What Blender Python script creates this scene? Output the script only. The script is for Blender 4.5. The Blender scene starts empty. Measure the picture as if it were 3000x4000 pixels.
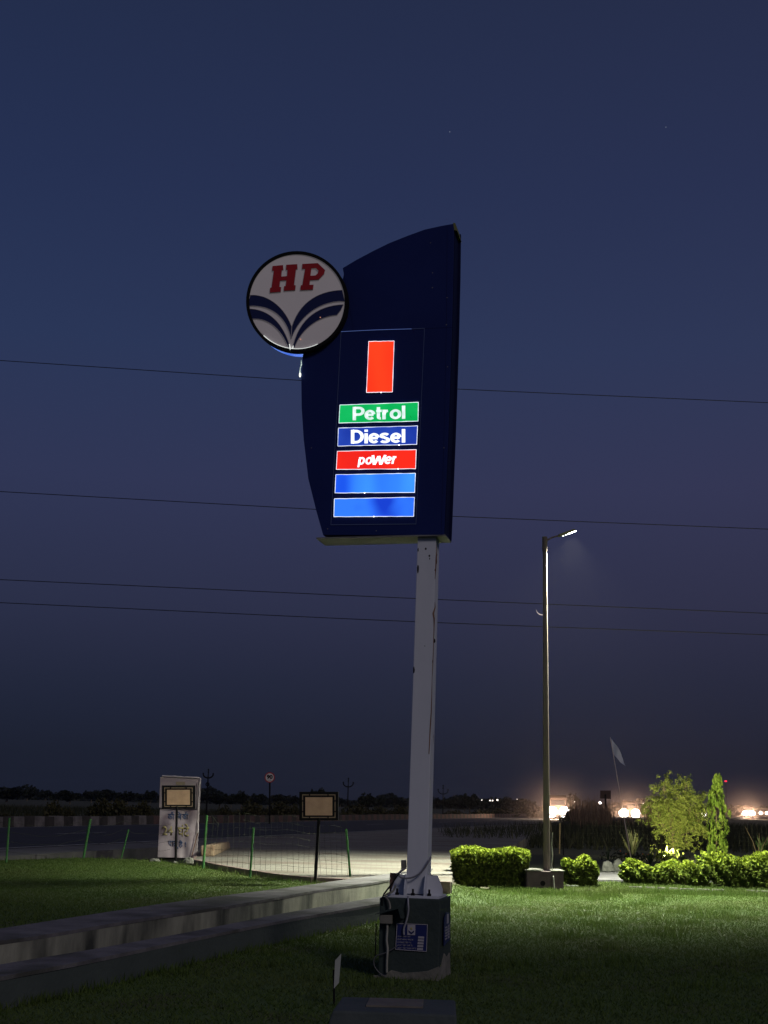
import bpy, bmesh, math, random
import numpy as np
from mathutils import Vector, Matrix
from mathutils.geometry import tessellate_polygon
random.seed(7); RNG = np.random.default_rng(7)
S = bpy.context.scene
C = S.collection
R = math.radians

# ------------------------------------------------------------------ camera
PITCH, ROLL, FPX = R(12.84), 0.022, 5000.0
CAM = Vector((0, 0, 1.6))
F_ = Vector((0, math.cos(PITCH), math.sin(PITCH)))
R0 = Vector((1, 0, 0)); U0 = Vector((0, -math.sin(PITCH), math.cos(PITCH)))
R_ = R0*math.cos(ROLL) + U0*math.sin(ROLL)
U_ = U0*math.cos(ROLL) - R0*math.sin(ROLL)
cd = bpy.data.cameras.new('camera'); cam = bpy.data.objects.new('camera', cd); C.objects.link(cam)
m3 = Matrix((R_, U_, -F_)).transposed()
cam.matrix_world = Matrix.Translation(CAM) @ m3.to_4x4()
cd.sensor_fit = 'VERTICAL'; cd.sensor_height = 24; cd.sensor_width = 18; cd.lens = 24*FPX/4000
cd.clip_start = 0.1; cd.clip_end = 12000
S.camera = cam

# ------------------------------------------------------------------ world: dusk sky
W = bpy.data.worlds.new('World'); S.world = W; W.use_nodes = True
nt = W.node_tree; nt.nodes.clear()
def srgb(r, g, b):
    f = lambda c: c/12.92 if c <= .04045 else ((c+.055)/1.055)**2.4
    return (f(r/255), f(g/255), f(b/255), 1)
wo = nt.nodes.new('ShaderNodeOutputWorld')
bg1 = nt.nodes.new('ShaderNodeBackground'); bg2 = nt.nodes.new('ShaderNodeBackground'); ad = nt.nodes.new('ShaderNodeAddShader')
sky = nt.nodes.new('ShaderNodeTexSky'); sky.sky_type = 'NISHITA'; sky.sun_disc = False
sky.sun_elevation = R(-3.0); sky.sun_rotation = R(200)
nt.links.new(sky.outputs[0], bg2.inputs[0]); bg2.inputs[1].default_value = 0.05
tc = nt.nodes.new('ShaderNodeTexCoord'); sx = nt.nodes.new('ShaderNodeSeparateXYZ')
nt.links.new(tc.outputs['Generated'], sx.inputs[0])
rp = nt.nodes.new('ShaderNodeValToRGB'); nt.links.new(sx.outputs['Z'], rp.inputs[0])
stops = [(0.0, (28, 31, 44)), (0.035, (30, 33, 47)), (0.09, (36, 40, 59)), (0.15, (43, 47, 71)), (0.24, (47, 52, 82)),
         (0.34, (41, 52, 84)), (0.45, (36, 46, 78)), (0.58, (33, 42, 70)), (1.0, (24, 30, 52))]
el = rp.color_ramp.elements
el[0].position = stops[0][0]; el[0].color = srgb(*stops[0][1])
el[1].position = 1.0; el[1].color = srgb(*stops[-1][1])
for p, c in stops[1:-1]:
    e = el.new(p); e.color = srgb(*c)
mr = nt.nodes.new('ShaderNodeMapRange'); nt.links.new(sx.outputs['X'], mr.inputs[0]); mr.inputs[1].default_value = -.25; mr.inputs[2].default_value = .3
mx0 = nt.nodes.new('ShaderNodeMix'); mx0.data_type = 'RGBA'; mx0.blend_type = 'MULTIPLY'; mx0.inputs[0].default_value = 1
cr = nt.nodes.new('ShaderNodeMix'); cr.data_type = 'RGBA'; cr.inputs[6].default_value = (.88, .97, 1.02, 1); cr.inputs[7].default_value = (1.06, 1.0, 1.0, 1)
nt.links.new(mr.outputs[0], cr.inputs[0]); nt.links.new(rp.outputs[0], mx0.inputs[6]); nt.links.new(cr.outputs[2], mx0.inputs[7])
nt.links.new(mx0.outputs[2], bg1.inputs[0]); bg1.inputs[1].default_value = 0.92
nt.links.new(bg1.outputs[0], ad.inputs[0]); nt.links.new(bg2.outputs[0], ad.inputs[1]); nt.links.new(ad.outputs[0], wo.inputs[0])

sl = bpy.data.lights.new('sun', 'SUN'); sl.energy = 0.42; sl.angle = R(12); sl.color = (1, .89, .87)
so = bpy.data.objects.new('sun', sl); C.objects.link(so)
so.rotation_euler = Vector((.55, -1.0, .75)).to_track_quat('Z', 'Y').to_euler()   # low light from the forecourt behind the camera
S.view_settings.view_transform = 'Standard'; S.view_settings.look = 'None'
S.view_settings.exposure = 0.16; S.view_settings.gamma = 1
cy = S.cycles
S.render.engine = 'CYCLES'
cy.use_denoising = True; cy.max_bounces = 5; cy.diffuse_bounces = 2; cy.glossy_bounces = 2
cy.transmission_bounces = 3; cy.transparent_max_bounces = 8; cy.volume_bounces = 0
cy.sample_clamp_indirect = 3; cy.caustics_reflective = False; cy.caustics_refractive = False

# ------------------------------------------------------------------ helpers
def ray(x, y): return F_ + R_*((x-1500)/FPX) + U_*((2000-y)/FPX)
def at(x, y, Y): d = ray(x, y); return CAM + d*(Y/d.y)
def gnd(x, y, z=0.0): d = ray(x, y); return CAM + d*((z-CAM.z)/d.z)
YAW = R(13)
O = gnd(1712, 3832, 0)                       # front right foot of the pedestal
SU = Vector((math.cos(YAW), -math.sin(YAW), 0)); SV = Vector((math.sin(YAW), math.cos(YAW), 0))
def loc(x, y, v=0.0):                        # pylon's own frame (across, depth, up) on the plane at depth v
    d = ray(x, y); t = ((O + SV*v - CAM).dot(SV))/d.dot(SV); p = CAM + d*t - O
    return Vector((p.dot(SU), v, p.z))
def c1(x, y, v): return loc(900+x/1.58, 800+y/1.58, v)
def c4(x, y, v): return loc(1300+x/2.765, 3300+y/2.765, v)

class MB:
    def __init__(s): s.v = []; s.f = []; s.mi = []
    def add(s, vs, fs, mi=0):
        n = len(s.v); s.v += [tuple(p) for p in vs]; s.f += [tuple(i+n for i in f) for f in fs]; s.mi += [mi]*len(fs)
    def box(s, a, b, mi=0):
        x0, y0, z0 = a; x1, y1, z1 = b
        s.add([(x0,y0,z0),(x1,y0,z0),(x1,y1,z0),(x0,y1,z0),(x0,y0,z1),(x1,y0,z1),(x1,y1,z1),(x0,y1,z1)],
              [(0,3,2,1),(4,5,6,7),(0,1,5,4),(1,2,6,5),(2,3,7,6),(3,0,4,7)], mi)
    def hexa(s, b, t, mi=0):                 # four bottom, four top corners
        s.add(list(b)+list(t), [(0,3,2,1),(4,5,6,7),(0,1,5,4),(1,2,6,5),(2,3,7,6),(3,0,4,7)], mi)
    def prism(s, pts, d, mi=0, holes=None):  # closed outline pushed along d
        loops = [list(map(Vector, pts))] + [list(map(Vector, h)) for h in (holes or [])]
        tris = tessellate_polygon(loops); flat = [p for l in loops for p in l]; n = len(flat); d = Vector(d)
        fs = [tuple(t) for t in tris] + [tuple(i+n for i in reversed(t)) for t in tris]
        k = 0
        for l in loops:
            for i in range(len(l)):
                a, b = k+i, k+(i+1) % len(l); fs.append((a, b, b+n, a+n))
            k += len(l)
        s.add(flat+[p+d for p in flat], fs, mi)
    def tube(s, pts, r, n=8, mi=0, cap=True):
        pts = [Vector(p) for p in pts]; rs = r if isinstance(r, (list, tuple)) else [r]*len(pts); rings = []
        up = None
        for i, p in enumerate(pts):
            t = (pts[min(i+1, len(pts)-1)] - pts[max(i-1, 0)]).normalized()
            if up is None: up = t.orthogonal().normalized()
            a = (up - t*up.dot(t)).normalized(); up = a; b = t.cross(a)
            rings.append([p + (a*math.cos(2*math.pi*k/n) + b*math.sin(2*math.pi*k/n))*rs[i] for k in range(n)])
        vs = [p for g in rings for p in g]; fs = []
        for i in range(len(rings)-1):
            for k in range(n):
                fs.append((i*n+k, i*n+(k+1) % n, (i+1)*n+(k+1) % n, (i+1)*n+k))
        if cap: fs += [tuple(range(n-1, -1, -1)), tuple(range((len(rings)-1)*n, len(rings)*n))]
        s.add(vs, fs, mi)
    def ball(s, c, r, mi=0, seg=10, jit=0.0, sc=(1,1,1)):
        c = Vector(c); vs = []; fs = []; rings = seg//2
        for i in range(rings+1):
            th = math.pi*i/rings
            for k in range(seg):
                ph = 2*math.pi*k/seg; q = r*(1+random.uniform(-jit, jit))
                vs.append(c+Vector((q*sc[0]*math.sin(th)*math.cos(ph), q*sc[1]*math.sin(th)*math.sin(ph), q*sc[2]*math.cos(th))))
        for i in range(rings):
            for k in range(seg): fs.append((i*seg+k, i*seg+(k+1) % seg, (i+1)*seg+(k+1) % seg, (i+1)*seg+k))
        s.add(vs, fs, mi)
    def build(s, name, mats, parent=None, smooth=False, bevel=0.0, fix=True):
        me = bpy.data.meshes.new(name); me.from_pydata(s.v, [], s.f)
        mats = mats if isinstance(mats, (list, tuple)) else [mats]
        for m in mats: me.materials.append(m)
        if len(mats) > 1: me.polygons.foreach_set('material_index', s.mi)
        if fix:
            bm = bmesh.new(); bm.from_mesh(me)
            if smooth: bmesh.ops.remove_doubles(bm, verts=bm.verts, dist=1e-5)
            bmesh.ops.recalc_face_normals(bm, faces=bm.faces)
            if bevel: 
                bmesh.ops.remove_doubles(bm, verts=bm.verts, dist=1e-5)
                es = [e for e in bm.edges if len(e.link_faces) == 2 and e.calc_face_angle(0) > .6]
                bmesh.ops.bevel(bm, geom=es, offset=bevel, segments=2, affect='EDGES', profile=.6)
            bm.to_mesh(me); bm.free()
        if smooth: me.polygons.foreach_set('use_smooth', [True]*len(me.polygons))
        me.update()
        o = bpy.data.objects.new(name, me); C.objects.link(o)
        if parent: o.parent = parent
        return o
def tag(o, label=None, cat=None, group=None, kind=None):
    if label: o['label'] = label
    if cat: o['category'] = cat
    if group: o['group'] = group
    if kind: o['kind'] = kind
    return o
def thing(name, loc_=(0, 0, 0), rz=0.0, label=None, cat=None, group=None):
    o = bpy.data.objects.new(name, None); C.objects.link(o); o.location = loc_; o.rotation_euler = (0, 0, rz)
    o.empty_display_size = .1
    return tag(o, label, cat, group)
def copy_tree(o, parent=None):
    c = o.copy(); C.objects.link(c)
    if parent: c.parent = parent
    for ch in list(o.children): copy_tree(ch, c)
    return c

# ------------------------------------------------------------------ materials
def mat(name, c, rough=.8, c2=None, scale=6.0, spread=(.35, .65), bump=0.0, bscale=None, metal=0.0, spec=None, vec=(1, 1, 1), detail=6, c3=None, s3=1.0, p3=(.5, .6)):
    m = bpy.data.materials.new(name); m.use_nodes = True; n = m.node_tree.nodes; l = m.node_tree.links
    b = n['Principled BSDF']; b.inputs['Roughness'].default_value = rough; b.inputs['Metallic'].default_value = metal
    if spec is not None: b.inputs['Specular IOR Level'].default_value = spec
    c = tuple(c)+(1,) if len(c) == 3 else c
    b.inputs['Base Color'].default_value = c
    if c2 is not None or bump:
        tcn = n.new('ShaderNodeTexCoord'); mp = n.new('ShaderNodeMapping'); mp.inputs['Scale'].default_value = vec
        l.new(tcn.outputs['Object'], mp.inputs[0])
    if c2 is not None:
        c2 = tuple(c2)+(1,) if len(c2) == 3 else c2
        nz = n.new('ShaderNodeTexNoise'); nz.inputs['Scale'].default_value = scale; nz.inputs['Detail'].default_value = detail
        nz.inputs['Roughness'].default_value = .6
        l.new(mp.outputs[0], nz.inputs[0]); r = n.new('ShaderNodeValToRGB'); l.new(nz.outputs[0], r.inputs[0])
        r.color_ramp.elements[0].position = spread[0]; r.color_ramp.elements[0].color = c
        r.color_ramp.elements[1].position = spread[1]; r.color_ramp.elements[1].color = c2
        out = r.outputs[0]
        if c3 is not None:
            c3 = tuple(c3)+(1,)
            n3 = n.new('ShaderNodeTexNoise'); n3.inputs['Scale'].default_value = s3; n3.inputs['Detail'].default_value = 5
            l.new(mp.outputs[0], n3.inputs[0]); r3 = n.new('ShaderNodeValToRGB'); l.new(n3.outputs[0], r3.inputs[0])
            r3.color_ramp.elements[0].position = p3[0]; r3.color_ramp.elements[1].position = p3[1]
            mx = n.new('ShaderNodeMix'); mx.data_type = 'RGBA'; l.new(r3.outputs[0], mx.inputs[0]); l.new(out, mx.inputs[6])
            mx.inputs[7].default_value = c3; out = mx.outputs[2]
        l.new(out, b.inputs['Base Color'])
    if bump:
        nb = n.new('ShaderNodeTexNoise'); nb.inputs['Scale'].default_value = bscale or scale*4; nb.inputs['Detail'].default_value = 5
        l.new(mp.outputs[0], nb.inputs[0]); bu = n.new('ShaderNodeBump'); bu.inputs['Strength'].default_value = bump
        bu.inputs['Distance'].default_value = .02; l.new(nb.outputs[0], bu.inputs['Height']); l.new(bu.outputs[0], b.inputs['Normal'])
    return m
def leafmat(name, c, c2, trans=.35, rough=.55, patch=None):
    m = bpy.data.materials.new(name); m.use_nodes = True; n = m.node_tree.nodes; l = m.node_tree.links
    b = n['Principled BSDF']; b.inputs['Roughness'].default_value = rough; b.inputs['Specular IOR Level'].default_value = .15
    g = n.new('ShaderNodeNewGeometry'); r = n.new('ShaderNodeValToRGB'); l.new(g.outputs['Random Per Island'], r.inputs[0])
    r.color_ramp.elements[0].color = tuple(c)+(1,); r.color_ramp.elements[1].color = tuple(c2)+(1,)
    out = r.outputs[0]
    if patch:                                  # worn, drier patches
        tcn = n.new('ShaderNodeTexCoord'); nz = n.new('ShaderNodeTexNoise'); nz.inputs['Scale'].default_value = .55; nz.inputs['Detail'].default_value = 6; l.new(tcn.outputs['Object'], nz.inputs[0])
        pr = n.new('ShaderNodeValToRGB'); l.new(nz.outputs[0], pr.inputs[0]); pr.color_ramp.elements[0].position = .45; pr.color_ramp.elements[1].position = .68; pr.color_ramp.elements[1].color = (.8, .8, .8, 1)
        mxc = n.new('ShaderNodeMix'); mxc.data_type = 'RGBA'; l.new(pr.outputs[0], mxc.inputs[0]); l.new(out, mxc.inputs[6]); mxc.inputs[7].default_value = tuple(patch)+(1,); out = mxc.outputs[2]
    l.new(out, b.inputs['Base Color'])
    t = n.new('ShaderNodeBsdfTranslucent'); l.new(out, t.inputs[0])
    mx = n.new('ShaderNodeMixShader'); mx.inputs[0].default_value = trans
    l.new(b.outputs[0], mx.inputs[1]); l.new(t.outputs[0], mx.inputs[2]); l.new(mx.outputs[0], n['Material Output'].inputs[0])
    return m
def emit(name, c, s, c2=None, scale=3.0, spread=(.3, .7), vec=(1, 1, 1)):
    m = bpy.data.materials.new(name); m.use_nodes = True; n = m.node_tree.nodes; l = m.node_tree.links
    b = n['Principled BSDF']; b.inputs['Base Color'].default_value = tuple(c)+(1,); b.inputs['Roughness'].default_value = .3
    b.inputs['Emission Color'].default_value = tuple(c)+(1,); b.inputs['Emission Strength'].default_value = s
    if c2 is not None:
        tcn = n.new('ShaderNodeTexCoord'); mp = n.new('ShaderNodeMapping'); mp.inputs['Scale'].default_value = vec
        l.new(tcn.outputs['Object'], mp.inputs[0]); nz = n.new('ShaderNodeTexNoise'); nz.inputs['Scale'].default_value = scale
        nz.inputs['Detail'].default_value = 1.5
        l.new(mp.outputs[0], nz.inputs[0]); r = n.new('ShaderNodeValToRGB'); l.new(nz.outputs[0], r.inputs[0])
        r.color_ramp.elements[0].position = spread[0]; r.color_ramp.elements[0].color = tuple(c)+(1,)
        r.color_ramp.elements[1].position = spread[1]; r.color_ramp.elements[1].color = tuple(c2)+(1,)
        l.new(r.outputs[0], b.inputs['Emission Color'])
    return m
L3 = lambda r, g, b: srgb(r, g, b)[:3]
M = dict(
 grass=mat('lawn', (.055, .10, .02), 1, (.085, .135, .032), 3.0, (.3, .7), .6, 60, c3=(.075, .08, .03), s3=.9, p3=(.5, .7)),
 field=mat('field', (.035, .045, .02), 1, (.07, .065, .035), .06, (.35, .65), .4, 2),
 asphalt=mat('asphalt', (.022, .022, .026), .85, (.036, .035, .038), .8, (.35, .65), .25, 40),
 marking=mat('road_paint', (.5, .5, .47), .8, (.25, .25, .24), 4),
 shoulder=mat('shoulder', (.09, .088, .085), .95, (.16, .155, .145), 1.2, (.3, .7), .3, 20),
 conc=mat('old_concrete', (.15, .155, .125), .95, (.36, .36, .28), 2.2, (.3, .62), .4, 25, vec=(1, 1, .35), c3=(.05, .055, .045), s3=1.7, p3=(.5, .66)),
 conctop=mat('concrete_top', (.10, .095, .10), .95, (.21, .20, .205), 2.6, (.3, .7), .6, 18, c3=(.07, .07, .06), s3=1.1, p3=(.48, .62)),
 darkconc=mat('dark_painted_concrete', (.06, .078, .072), .9, (.085, .105, .095), 1.5, (.3, .7), .3, 20),
 ped=mat('dark_green_paint', (.022, .036, .034), .75, (.036, .054, .05), 3, (.3, .7), .3, 25),
 rawconc=mat('bare_concrete', (.12, .12, .10), .95, (.24, .23, .2), 6, (.3, .7), .5, 30),
 kerbp=mat('brick_kerb', (.17, .11, .105), .95, (.26, .19, .17), 8, (.3, .7), .4, 25),
 kwhite=mat('kerb_white', (.12, .11, .105), .95, (.22, .20, .19), 2.5),
 kblack=mat('kerb_black', (.035, .033, .03), .95, (.07, .06, .055), 2.5),
 kred=mat('kerb_red', (.09, .05, .045), .95, (.13, .08, .07), 2.5),
 pole=mat('lilac_grey_paint', (.60, .63, .70), .6, (.68, .70, .77), 1.2, (.3, .7), .12, 14, vec=(1, 1, .5), c3=(.09, .05, .03), s3=4.5, p3=(.70, .745)),
 rust=mat('rust', (.16, .075, .05), .9, (.28, .16, .11), 9),
 black=mat('black_metal', (.010, .010, .011), .8, spec=.1),
 navy=mat('navy_cladding', (.009, .018, .105), .6, (.012, .023, .135), .8, (.3, .7), .03, 3, spec=.12),
 navyside=mat('navy_edge', (.005, .008, .05), .6, spec=.1),
 galv=mat('galvanised', (.20, .195, .18), .5, (.28, .27, .25), 5, metal=.4),
 olive=mat('yellow_cap', (.16, .16, .04), .6),
 groove=mat('frame_line', (.10, .14, .30), .4),
 acry=mat('white_acrylic', (.56, .52, .53), .5, (.66, .61, .62), 1.3, (.3, .7), spec=.2),
 redv=mat('red_vinyl', (.42, .028, .036), .7, (.5, .03, .04), 4, spec=.1),
 bluev=mat('blue_vinyl', (.022, .03, .11), .7, spec=.1),
 pale=mat('acrylic_edge', (.45, .42, .46), .4),
 lampp=mat('lamp_post_steel', (.12, .095, .085), .85, (.17, .14, .125), 2.0, (.3, .7), .1, 10, vec=(1, 1, .3), spec=.2),
 beige=mat('beige_board', (.52, .335, .21), .8, (.62, .41, .26), 5),
 flex=mat('flex_banner', (.40, .34, .37), .6, (.50, .43, .46), 3, (.3, .7), .5, 4, c3=(.24, .17, .19), s3=2.2, p3=(.5, .7)),
 blueink=mat('blue_ink', (.05, .09, .20), .7), yelink=mat('yellow_ink', (.33, .28, .10), .7, (.42, .36, .18), 6),
 green=mat('green_post', (.035, .16, .035), .6, (.06, .21, .05), 12, c3=(.12, .12, .08), s3=14, p3=(.6, .7)),
 wire=mat('wire', (.07, .075, .06), .8, spec=.1),
 cablew=mat('white_conduit', (.42, .41, .37), .6, (.3, .29, .25), 12),
 cableg=mat('grey_cable', (.11, .11, .12), .5),
 silver=mat('silver_conduit', (.38, .38, .42), .4, (.24, .24, .28), 14),
 powerl=mat('power_cable', (.012, .013, .02), .6),
 plastic=mat('grey_plastic', (.17, .165, .14), .6, (.22, .21, .18), 9),
 stone=mat('stone', (.10, .10, .085), .95, (.20, .20, .17), 9, (.3, .7), .5, 20),
 slab=mat('broken_masonry', (.22, .13, .08), .95, (.42, .33, .22), 7, (.3, .7), .6, 20),
 trunk=mat('bark', (.10, .075, .05), .95, (.2, .16, .10), 12, (.3, .7), .6, 30),
 hedge=leafmat('hedge_leaf', (.05, .08, .012), (.13, .175, .025), .28, .8), hedge_lit=leafmat('lit_hedge_leaf', (.16, .22, .02), (.29, .36, .04), .25, .8),
 tree=leafmat('tree_leaf', (.11, .16, .03), (.30, .34, .09), .35),
 ashoka=leafmat('drooping_leaf', (.12, .22, .03), (.30, .42, .08), .3),
 far=leafmat('far_leaf', (.012, .018, .011), (.03, .034, .02), .15),
 bush=leafmat('roadside_leaf', (.03, .035, .015), (.09, .08, .035), .25),
 weed=leafmat('weed_leaf', (.02, .028, .014), (.055, .056, .03), .25),
 reed=leafmat('dry_reed', (.16, .10, .06), (.42, .28, .17), .6),
 blade=leafmat('grass_blade', (.07, .125, .022), (.125, .18, .045), .35, patch=(.12, .155, .045)),
 spear=leafmat('spear_leaf', (.03, .07, .02), (.09, .15, .06), .3),
 petal=mat('orange_petal', (.6, .15, .03), .7),
 truck=mat('truck_paint', (.05, .03, .025), .6, (.07, .045, .035), 2), glass=mat('dark_glass', (.01, .01, .012), .15),
 poster=mat('blue_poster', (.014, .022, .13), .45), pwhite=mat('poster_white', (.42, .40, .45), .6),
 pyel=mat('poster_yellow', (.40, .36, .14), .6), signred=mat('sign_red', (.38, .02, .02), .5), signwhite=mat('sign_white', (.62, .58, .56), .5),
 plate=mat('old_plate', (.13, .115, .095), .7, (.18, .16, .13), 8),
 marker=mat('marker_white', (.42, .44, .42), .6, (.34, .36, .34), 6),
 terracotta=mat('terracotta_pipe', (.36, .20, .10), .7),
 purplec=mat('mauve_masonry', (.075, .055, .06), .95, (.12, .09, .095), 5, (.3, .7), .4, 25),
)
# paver field: interlocking bricks, tyre dirt
def paver():
    m = bpy.data.materials.new('block_paving'); m.use_nodes = True; n = m.node_tree.nodes; l = m.node_tree.links
    b = n['Principled BSDF']; b.inputs['Roughness'].default_value = .9
    tcn = n.new('ShaderNodeTexCoord'); br = n.new('ShaderNodeTexBrick'); l.new(tcn.outputs['Object'], br.inputs[0])
    br.inputs['Scale'].default_value = 2.2; br.inputs['Color1'].default_value = (.17, .165, .14, 1); br.inputs['Color2'].default_value = (.235, .225, .195, 1)
    br.inputs['Mortar'].default_value = (.10, .095, .08, 1); br.inputs['Mortar Size'].default_value = .012
    nz = n.new('ShaderNodeTexNoise'); nz.inputs['Scale'].default_value = .7; nz.inputs['Detail'].default_value = 8; nz.inputs['Roughness'].default_value = .7
    mp = n.new('ShaderNodeMapping'); mp.inputs['Scale'].default_value = (.5, 1.6, 1); mp.inputs['Rotation'].default_value = (0, 0, R(-14))
    l.new(tcn.outputs['Object'], mp.inputs[0]); l.new(mp.outputs[0], nz.inputs[0])
    r = n.new('ShaderNodeValToRGB'); l.new(nz.outputs[0], r.inputs[0]); r.color_ramp.elements[0].position = .42; r.color_ramp.elements[1].position = .62
    mx = n.new('ShaderNodeMix'); mx.data_type = 'RGBA'; l.new(r.outputs[0], mx.inputs[0]); l.new(br.outputs[0], mx.inputs[6]); mx.inputs[7].default_value = (.12, .095, .075, 1)
    l.new(mx.outputs[2], b.inputs['Base Color'])
    bu = n.new('ShaderNodeBump'); bu.inputs['Strength'].default_value = .5; bu.inputs['Distance'].default_value = .02
    l.new(br.outputs['Fac'], bu.inputs['Height']); l.new(bu.outputs[0], b.inputs['Normal']); return m
M['paver'] = paver()

def leaves(name, cen, size, m, parent=None, aspect=1.8, up=0.0, droop=False, dirs=None):
    """leaf-sized rhombi at the given centres"""
    cen = np.asarray(cen, float); n = len(cen)
    a = RNG.normal(size=(n, 3)) if dirs is None else np.asarray(dirs, float)+RNG.normal(size=(n, 3))*.25
    if droop: a[:, 2] = -np.abs(a[:, 2])*2-1.2
    a /= np.linalg.norm(a, axis=1)[:, None]
    b = RNG.normal(size=(n, 3)); b -= (a*b).sum(1)[:, None]*a; b /= np.linalg.norm(b, axis=1)[:, None]
    sz = (size*RNG.uniform(.6, 1.3, n))[:, None]
    A = a*sz*aspect*.5; B = b*sz*.5; base = cen
    v = np.stack([base-A, base+B-A*.1, base+A, base-B-A*.1], 1).reshape(-1, 3)
    me = bpy.data.meshes.new(name); me.vertices.add(4*n); me.vertices.foreach_set('co', v.ravel())
    me.loops.add(4*n); me.loops.foreach_set('vertex_index', np.arange(4*n)); me.polygons.add(n)
    me.polygons.foreach_set('loop_start', np.arange(n)*4); me.polygons.foreach_set('loop_total', np.full(n, 4))
    me.materials.append(m); me.update(calc_edges=True); me.validate()
    o = bpy.data.objects.new(name, me); C.objects.link(o)
    if parent: o.parent = parent
    return o
def blades(name, base, h, w, m, parent=None, lean=.35):
    """thin upright triangles"""
    base = np.asarray(base, float); n = len(base); ang = RNG.uniform(0, 2*np.pi, n)
    hh = h*RNG.uniform(.5, 1.25, n); ww = w*RNG.uniform(.7, 1.3, n)
    s = np.stack([np.cos(ang), np.sin(ang), np.zeros(n)], 1)*ww[:, None]*.5
    tip = np.stack([RNG.normal(size=n)*lean*hh, RNG.normal(size=n)*lean*hh, hh], 1)
    v = np.stack([base-s, base+s, base+tip], 1).reshape(-1, 3)
    me = bpy.data.meshes.new(name); me.vertices.add(3*n); me.vertices.foreach_set('co', v.ravel())
    me.loops.add(3*n); me.loops.foreach_set('vertex_index', np.arange(3*n)); me.polygons.add(n)
    me.polygons.foreach_set('loop_start', np.arange(n)*3); me.polygons.foreach_set('loop_total', np.full(n, 3))
    me.materials.append(m); me.update(calc_edges=True); me.validate()
    o = bpy.data.objects.new(name, me); C.objects.link(o)
    if parent: o.parent = parent
    return o
_fc = {}
def text(name, s, quad, m, parent, d=.004, bold=0.0, shear=0.0, normal=None):
    """raised lettering stretched over the quad (top left, top right, bottom right, bottom left)"""
    cu = bpy.data.curves.new(name, 'FONT'); cu.body = s; cu.offset = bold; cu.shear = shear; cu.size = 1; cu.extrude = 0; cu.resolution_u = 4
    tmp = bpy.data.objects.new('tmp', cu); C.objects.link(tmp)
    dg = bpy.context.evaluated_depsgraph_get(); dg.update(); me = bpy.data.meshes.new_from_object(tmp.evaluated_get(dg))
    bpy.data.objects.remove(tmp); bpy.data.curves.remove(cu); me.name = name
    co = np.array([v.co[:] for v in me.vertices]); lo, hi = co.min(0), co.max(0)
    tl, tr, br, bl = [Vector(q) for q in quad]
    n = normal or (tr-tl).cross(bl-tl).normalized()
    for v in me.vertices:
        a = (v.co.x-lo[0])/(hi[0]-lo[0]); b = (v.co.y-lo[1])/(hi[1]-lo[1])
        v.co = (bl*(1-a)+br*a)*(1-b) + (tl*(1-a)+tr*a)*b
    bm = bmesh.new(); bm.from_mesh(me)
    r = bmesh.ops.extrude_face_region(bm, geom=bm.faces[:])
    for g in r['geom']:
        if isinstance(g, bmesh.types.BMVert): g.co += n*d
    bmesh.ops.recalc_face_normals(bm, faces=bm.faces); bm.to_mesh(me); bm.free()
    me.materials.clear(); me.materials.append(m); me.update()
    o = bpy.data.objects.new(name, me); C.objects.link(o); o.parent = parent
    return o

def arc(cx, cy, rx, ry, a0, a1, n=14): return [(cx+rx*math.cos(R(a0+(a1-a0)*i/n)), cy+ry*math.sin(R(a0+(a1-a0)*i/n))) for i in range(n+1)]
GL = {  # bold grotesque letters as strokes on a cap height of 1, stem .2
 'P': (.74, [[(.12,0),(.12,1)], [(.12,.905),(.40,.905)]+arc(.40,.66,.25,.245,90,-90)+[(.12,.415)]]),
 'D': (.80, [[(.12,0),(.12,1)], [(.12,.905),(.32,.905)]+arc(.32,.5,.37,.405,90,-90)+[(.12,.095)]]),
 'e': (.66, [[(.12,.37),(.56,.37)], arc(.34,.365,.235,.285,8,318,24)]),
 'o': (.72, [arc(.36,.365,.25,.285,0,360,28)]),
 't': (.42, [[(.06,.645),(.40,.645)], [(.20,.93),(.20,.22)]+arc(.32,.20,.12,.115,180,285,8)]),
 'r': (.46, [[(.12,0),(.12,.73)], arc(.38,.36,.26,.29,180,95,8)]),
 'l': (.26, [[(.13,0),(.13,1)]]),
 'i': (.26, [[(.13,0),(.13,.73)], [(.13,.84),(.13,1)]]),
 'p': (.72, [[(.12,-.25),(.12,.73)], arc(.34,.365,.235,.285,0,360,28)]),
 'W': (1.0, [[(.06,1),(.27,.05)], [(.27,.05),(.5,.9)], [(.5,.9),(.73,.05)], [(.73,.05),(.94,1)]]),
 's': (.64, [arc(.32,.535,.205,.125,25,180,9)+arc(.31,.515,.195,.10,190,262,5)+arc(.32,.215,.215,.135,75,0,7)+arc(.32,.20,.215,.125,-8,-158,11)]),
}
def strokes(name, s, quad, m, parent, d=.004, w=.205):
    tl, tr, br, bl = [Vector(q) for q in quad]; n = (tr-tl).cross(bl-tl).normalized(); W_ = sum(GL[c][0] for c in s); x0 = 0
    for c in s:
        b = MB(); k = 0
        for st in GL[c][1]:
            P = [Vector((x0+x, y)) for x, y in st]; Lf = []; Rt = []
            closed = (P[0]-P[-1]).length < .01
            for i, p in enumerate(P):
                a = P[i-1] if i else (P[-2] if closed else P[0]); e = P[i+1] if i < len(P)-1 else (P[1] if closed else P[-1])
                t = (e-a).normalized(); q = Vector((-t.y, t.x))*w/2*(1 if abs(t.x) < .7 else .88); Lf.append(p+q); Rt.append(p-q)
            for i in range(len(P)-1):
                V = []
                for dd in (0, d+k*.0004):
                    for p in (Lf[i], Lf[i+1], Rt[i+1], Rt[i]):
                        u, v = p.x/W_, p.y; V.append((bl*(1-u)+br*u)*(1-v)+(tl*(1-u)+tr*u)*v+n*dd)
                b.hexa(V[:4], V[4:])
            k += 1
        b.build(name, m, parent); x0 += GL[c][0]

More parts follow.
